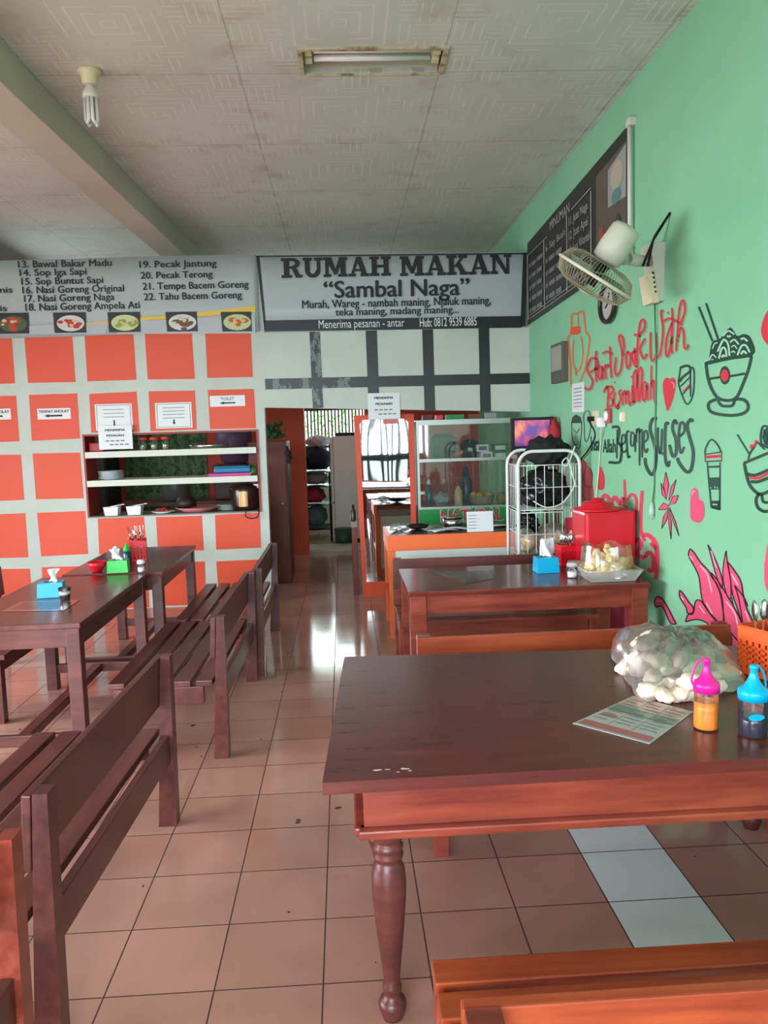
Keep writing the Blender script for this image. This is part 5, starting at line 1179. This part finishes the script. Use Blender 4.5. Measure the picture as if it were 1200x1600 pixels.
# ---- things in the serving window
ZW0, ZW1, ZW2 = WZ0+.012, 1.274, 1.55
def plate_stack(x, y, z, n, r, m, lab, grp):
    for k in range(n):
        o = MB().lathe([(r*.55, 0), (r*.6, .004), (r, .016), (r*.98, .019), (r*.58, .008)], (0, 0, 0), 24).build('plate', m, None, (x+random.uniform(-.006, .006), y, z+k*.013)); tag(o, lab, 'plate', grp)
plate_stack(-2.31, YB+.18, ZW1, 6, .125, mat('plate_white', (200, 206, 210), .3), 'white plate in the stack on the lower serving shelf', 'white plates stacked on the lower serving shelf')
plate_stack(-1.18, YB+.2, ZW0, 4, .11, mat('plate_greygreen', (150, 170, 160), .3), 'pale green plate in the stack left of the rice cooker', 'pale green plates beside the rice cooker')
JR = mat('jar_lid_red', (206, 66, 46), .4)
for x, lab in ((-1.955, 'first red lidded jar right of the order notice, upper serving shelf'), (-1.845, 'second red lidded jar right of the order notice, upper serving shelf'), (-1.735, 'third red lidded jar from the order notice, upper serving shelf')):
    t = empty('jar', (x, YB+.08, ZW2), 0, lab, 'jar', 'red lidded jars on the upper serving shelf')
    MB().lathe([(.04, 0), (.042, .005), (.042, .09), (.036, .1)], (0, 0, 0), 18).build('glass', GLASS, t); MB().lathe([(.036, .004), (.037, .06)], (0, 0, 0), 14).build('contents', mat('jar_green', (130, 140, 110), .6), t)
    MB().lathe([(.046, .10), (.046, .125), (.03, .13)], (0, 0, 0), 18).build('lid', JR, t)
o = MB().box((0, 0, .045), (.14, .14, .09), None, .012).build('red_basket', mat('red_container', (176, 44, 44), .4), None, (-2.40, YB+.12, ZW2)); tag(o, 'red plastic container at the left end of the upper serving shelf', 'container')
t = empty('round_tray', (-1.32, YB+.17, ZW2), 0, 'round steel tray on the right half of the upper serving shelf', 'tray')
MB().lathe([(.17, 0), (.18, .004), (.21, .035), (.205, .037), (.17, .008)], (0, 0, 0), 30, True).build('tray_dish', STEEL, t)
t = empty('food_tub', (-1.10, YB+.16, ZW1+.028), 0, 'blue lidded tub on the pink tray, lower serving shelf', 'tub')
MB().box((0, 0, .03), (.36, .22, .055), None, .012).build('tub', mat('tub_blue', (0, 104, 150), .4), t); MB().box((0, 0, .062), (.35, .21, .012), None, .005).build('lid', mat('tub_blue_lid', (0, 120, 165), .4), t)
o = MB().hexa([(-.19, -.12, 0), (.19, -.12, 0), (.19, .12, 0), (-.19, .12, 0)], [(-.22, -.14, .028), (.22, -.14, .028), (.22, .14, .028), (-.22, .14, .028)]).build('serving_tray', mat('tray_pink', (226, 96, 170), .4), None, (-1.12, YB+.16, ZW1)); tag(o, 'pink plastic tray under the blue tub', 'tray')
q = MB(); q.ball((0, 0, .04), (.05, .05, .045), 2, None, .18); o = q.build('green_packet', mat('packet_green', (60, 140, 60), .5), None, (-.905, YB+.12, ZW1)); tag(o, 'small green packet at the right end of the lower serving shelf', 'packet')
WBOX = mat('white_melamine', (236, 240, 240), .25)
for x, lab in ((-2.285, 'left white food tub with spoon on the serving sill'), (-2.065, 'right white food tub with spoon on the serving sill')):
    t = empty('food_tub', (x, YB+.06, ZW0), 0, lab, 'tub', 'white tubs on the serving sill')
    MB().hexa([(-.06, -.05, 0), (.06, -.05, 0), (.06, .05, 0), (-.06, .05, 0)], [(-.072, -.06, .085), (.072, -.06, .085), (.072, .06, .085), (-.072, .06, .085)]).build('tub', WBOX, t)
    MB().tube([(-.02, 0, .083), (.09, .02, .10)], .006, 6).ball((.10, .02, .102), (.02, .014, .006), 2).build('spoon', TISSUE, t)
t = empty('plate', (-1.80, YB+.10, ZW0), 0, 'white plate of red chillies on the serving sill', 'plate'); MB().lathe([(.06, 0), (.065, .004), (.115, .018), (.113, .021), (.06, .008)], (0, 0, 0), 24).build('dish', WBOX, t)
q = MB(); random.seed(3)
for k in range(26):
    a = random.uniform(0, 6.28); d = random.uniform(0, .06); q.tube([(d*math.cos(a), d*math.sin(a), .02+random.uniform(0, .03)), (d*math.cos(a)+random.uniform(-.04, .04), d*math.sin(a)+random.uniform(-.03, .03), .02+random.uniform(0, .03))], [.007, .003], 5)
o = q.build('chilli_heap', mat('chilli_red', (186, 40, 30), .4), None, (-1.80, YB+.10, ZW0)); tag(o, 'heap of red chillies on the white plate', 'chilli', None, 'stuff')
t = empty('serving_plate', (-1.48, YB+.18, ZW0), 0, 'wide pink rimmed dish in the middle of the serving sill', 'dish')
MB().lathe([(.14, 0), (.15, .005), (.22, .045), (.215, .048), (.14, .01)], (0, 0, 0), 28).build('dish', mat('dish_pink', (196, 120, 116), .35), t)
o = MB().lathe([(.105, 0), (.10, .05), (.075, .095), (.03, .118), (.012, .122)], (0, 0, 0), 24).build('dome_lid', mat('lid_dark_brown', (44, 32, 28), .5), None, (-1.60, YB+.24, ZW0+.045)); tag(o, 'dark domed lid resting on the pink rimmed dish', 'lid')
t = empty('rice_cooker', (-1.005, YB+.20, ZW0), 0, 'dark brown electric rice cooker with copper front panel', 'rice cooker')
MB().lathe([(.12, 0), (.14, .012), (.152, .05), (.155, .20), (.145, .235), (.10, .255), (.03, .262)], (0, 0, 0), 30).build('body', mat('cooker_brown', (44, 32, 28), .25), t)
q = MB(); q.grid(lambda u, v: (.158*math.sin(-.28+u*.56), -.158*math.cos(-.28+u*.56), .04+v*.15), 8, 2); q.build('front_panel', mat('cooker_copper', (190, 140, 92), .3, metal=.6), t)
MB().box((.12, -.06, .235), (.05, .02, .04), None, .004).build('hinge_tag', TISSUE, t)
keep(MB().tube(smooth_line([(-.88, YB+.10, ZW0+.02), (-.85, YB-.03, ZW0-.01), (-.87, YB-.04, .87), (-.93, YB-.035, .855), (-.98, YB-.03, .88), (-.975, YB-.03, ZW0)]), .005, 6).build('cord', INK), t)
# kitchen things seen through it
t = empty('patterned_curtain', (-2.2, 11.02, .02), 0, 'green patterned curtain on the kitchen wall seen through the serving window', 'curtain')
mc = mat('curtain_green', (92, 116, 84), .8); g = N(mc); g.color(g.ramp(g.noise(g.coord(), 9, 2), [(.4, (76, 104, 70)), (.5, (110, 130, 96)), (.6, (58, 92, 56))]))
q = MB(); q.grid(lambda u, v: (-.75+1.1*u, .02*math.sin(u*40), 2.2*v-.2*0), 60, 4); o = q.build('curtain_cloth', mc, t); o.modifiers.new('thick', 'SOLIDIFY').thickness = .004
MB().cyl((-.8, 0, 2.2), (.42, 0, 2.2), .012, 8).build('curtain_rod', W_DARK, t)
t = empty('kitchen_cupboard', (-3.15, 10.6, 0), 0, 'dark cupboard in the kitchen seen at the left of the serving window', 'cupboard')
keep(MB().mm((-3.75, 10.3, 0), (-2.98, 10.9, 2.0), .006).build('carcass', mat('cupboard_dark', (46, 36, 36), .5)), t); keep(MB().mm((-3.73, 10.285, .1), (-3.38, 10.3, 1.95)).build('door', mat('cupboard_door', (60, 46, 40), .5)), t); keep(MB().mm((-3.35, 10.285, .1), (-3.0, 10.3, 1.95)).build('door', MATS['cupboard_door']), t)
o = MB().lathe([(.12, 0), (.17, .05), (.22, .30), (.21, .42), (.2, .42)], (0, 0, 0), 24).build('plastic_bucket', mat('bucket_violet', (96, 70, 96), .5), None, (-1.32, 9.9, 1.32)); tag(o, 'purple grey bucket in the kitchen behind the upper serving shelf', 'bucket')
t = empty('kitchen_table', (-1.6, 10.0, 0), 0, 'kitchen work table behind the serving window', 'table')
keep(MB().mm((-2.7, 9.6, .86), (-.98, 10.25, .90)).build('tabletop', W_DARK), t)
for xx in (-2.66, -1.02):
    for yy in (9.64, 10.2): keep(MB().mm((xx-.03, yy-.03, 0), (xx+.03, yy+.03, .86)).build('leg', W_DARK), t)
o = MB().mm((-.2, -.2, 0), (.2, .2, .42), .02).build('storage_box', mat('storage_dark', (74, 46, 40), .5), None, (-1.36, 9.9, .90)); tag(o, 'brown storage box on the kitchen table holding the bucket up', 'box')
o = MB().lathe([(.13, 0), (.16, .02), (.17, .2), (.16, .26), (.06, .30)], (0, 0, 0), 22).build('cooking_pot', mat('pot_grey', (88, 88, 84), .4), None, (-2.05, 9.9, .90)); tag(o, 'grey cooking pot on the kitchen table', 'pot')
# beyond the doorway
t = empty('brown_cupboard', (-.86, 9.25, 0), 0, 'tall red brown cupboard inside the doorway on the left', 'cupboard')
keep(MB().mm((-1.05, 8.98, 0), (-.632, 9.6, 1.585), .005).build('carcass', wood('cupboard_redbrown', (112, 54, 42), (86, 40, 34), (132, 70, 52), .5, 0, 2)), t); keep(MB().mm((-1.03, 8.965, .08), (-.65, 8.98, 1.53)).build('door', MATS['cupboard_redbrown']), t); keep(MB().ball((-.69, 8.955, .9), .016, 2).build('knob', ALU), t)
q = MB(); random.seed(14)
for k in range(60): q.ball((random.gauss(0, .06), random.gauss(0, .06), .05+abs(random.gauss(0, .06))), random.uniform(.018, .035), 1)
o = q.build('green_vegetables', mat('veg_green', (58, 96, 52), .7), None, (-.80, 9.15, 1.585)); tag(o, 'bunch of green leaf vegetables on top of the brown cupboard', 'vegetables', None, 'stuff')
sack((-.62, 9.02, 1.42), (.035, .05, .09), mat('bag_dark_grey', (60, 54, 52), .6), 'dark bag hanging at the edge of the brown cupboard', 21)
t = empty('desk', (.10, 8.45, 0), 0, 'red brown desk end just left of the orange mirror panel', 'desk')
keep(MB().mm((.045, 8.16, .70), (.11, 9.0, .76), .004).build('desk_top', mat('desk_grey_top', (120, 120, 112), .4)), t); keep(MB().mm((.055, 8.17, 0), (.11, 8.98, .70), .004).build('side_panel', MATS['cupboard_redbrown']), t)
bottle_at(.075, 8.24, .76, .026, .17, mat('bottle_darkbrown', (50, 36, 30), .3), BLACKP, 'dark bottle on the desk left of the mirror panel')
t = empty('refrigerator', (.10, 12.4, 0), 0, 'pale refrigerator in the utility room beyond the doorway', 'refrigerator')
FR = mat('fridge_white', (190, 214, 202), .35)
keep(MB().mm((-.16, 12.05, .06), (.46, 12.7, 1.60), .012).build('body', FR), t); keep(MB().mm((-.20, 12.06, .62), (-.16, 12.69, 1.59), .01).build('door', FR), t); keep(MB().mm((-.20, 12.06, .08), (-.16, 12.69, .60), .01).build('door', FR), t); keep(MB().mm((-.16, 12.08, 0), (.46, 12.68, .06)).build('plinth', BLACKP), t)
o = MB().mm((-.12, 12.15, 1.60), (.24, 12.6, 1.65), .008).build('dark_tray', BLACKP); tag(o, 'dark tray on top of the refrigerator', 'tray')
for c, r, m, lab, sd in (((-.46, 12.9, 1.25), (.28, .22, .19), mat('laundry_navy', (34, 40, 60), .9), 'navy laundry bundle beside the refrigerator', 31), ((-.46, 12.75, .95), (.2, .2, .10), mat('laundry_pale', (150, 160, 156), .9), 'pale laundry bundle under the navy one', 32), ((-.40, 12.9, 1.53), (.2, .16, .09), mat('laundry_lilac', (190, 184, 200), .9), 'lilac laundry on top of the navy bundle', 33), ((-.48, 12.55, .70), (.17, .16, .125), mat('laundry_red', (150, 60, 66), .9), 'red laundry bundle beside the refrigerator', 34), ((-.46, 12.55, .37), (.17, .16, .17), mat('laundry_teal', (86, 124, 124), .9), 'teal laundry bundle beneath the red one', 35)):
    sack(c, r, m, lab, sd, 'laundry_bundle', 'laundry')
t = empty('laundry_stand', (-.44, 12.75, 0), 0, 'dark laundry stand carrying the clothes beyond the doorway', 'stand')
for xx in (-.74, -.235):
    for yy in (12.35, 13.1): keep(MB().cyl((xx, yy, 0), (xx, yy, 1.06), .012, 8).build('leg', BLACKP), t)
for zz in (.18, .56, .84, 1.06): keep(MB().mm((-.75, 12.33, zz-.01), (-.225, 13.12, zz)).build('shelf', BLACKP), t)
o = MB().lathe([(.09, 0), (.11, .01), (.13, .26), (.125, .26)], (0, 0, 0), 20).build('waste_bin', mat('bin_green', (40, 84, 70), .5), None, (-.05, 11.75, 0)); tag(o, 'dark green bin in front of the refrigerator', 'bin')
# ---- folding gate of the open shop front, seen only in the mirror
t = empty('folding_gate', (.9, -1.35, 0), 0, 'dark barred folding gate of the shop front seen in the mirror', 'gate')
q = MB()
for k in range(14): q.mm((-.1+k*.14, -1.38, .02), (-.04+k*.14, -1.34, 2.9))
keep(q.build('bars', BLACKP), t); keep(MB().mm((-.12, -1.385, 1.0), (1.8, -1.335, 1.14)).mm((-.12, -1.385, 0), (1.8, -1.335, .05)).build('crossbar', BLACKP), t)
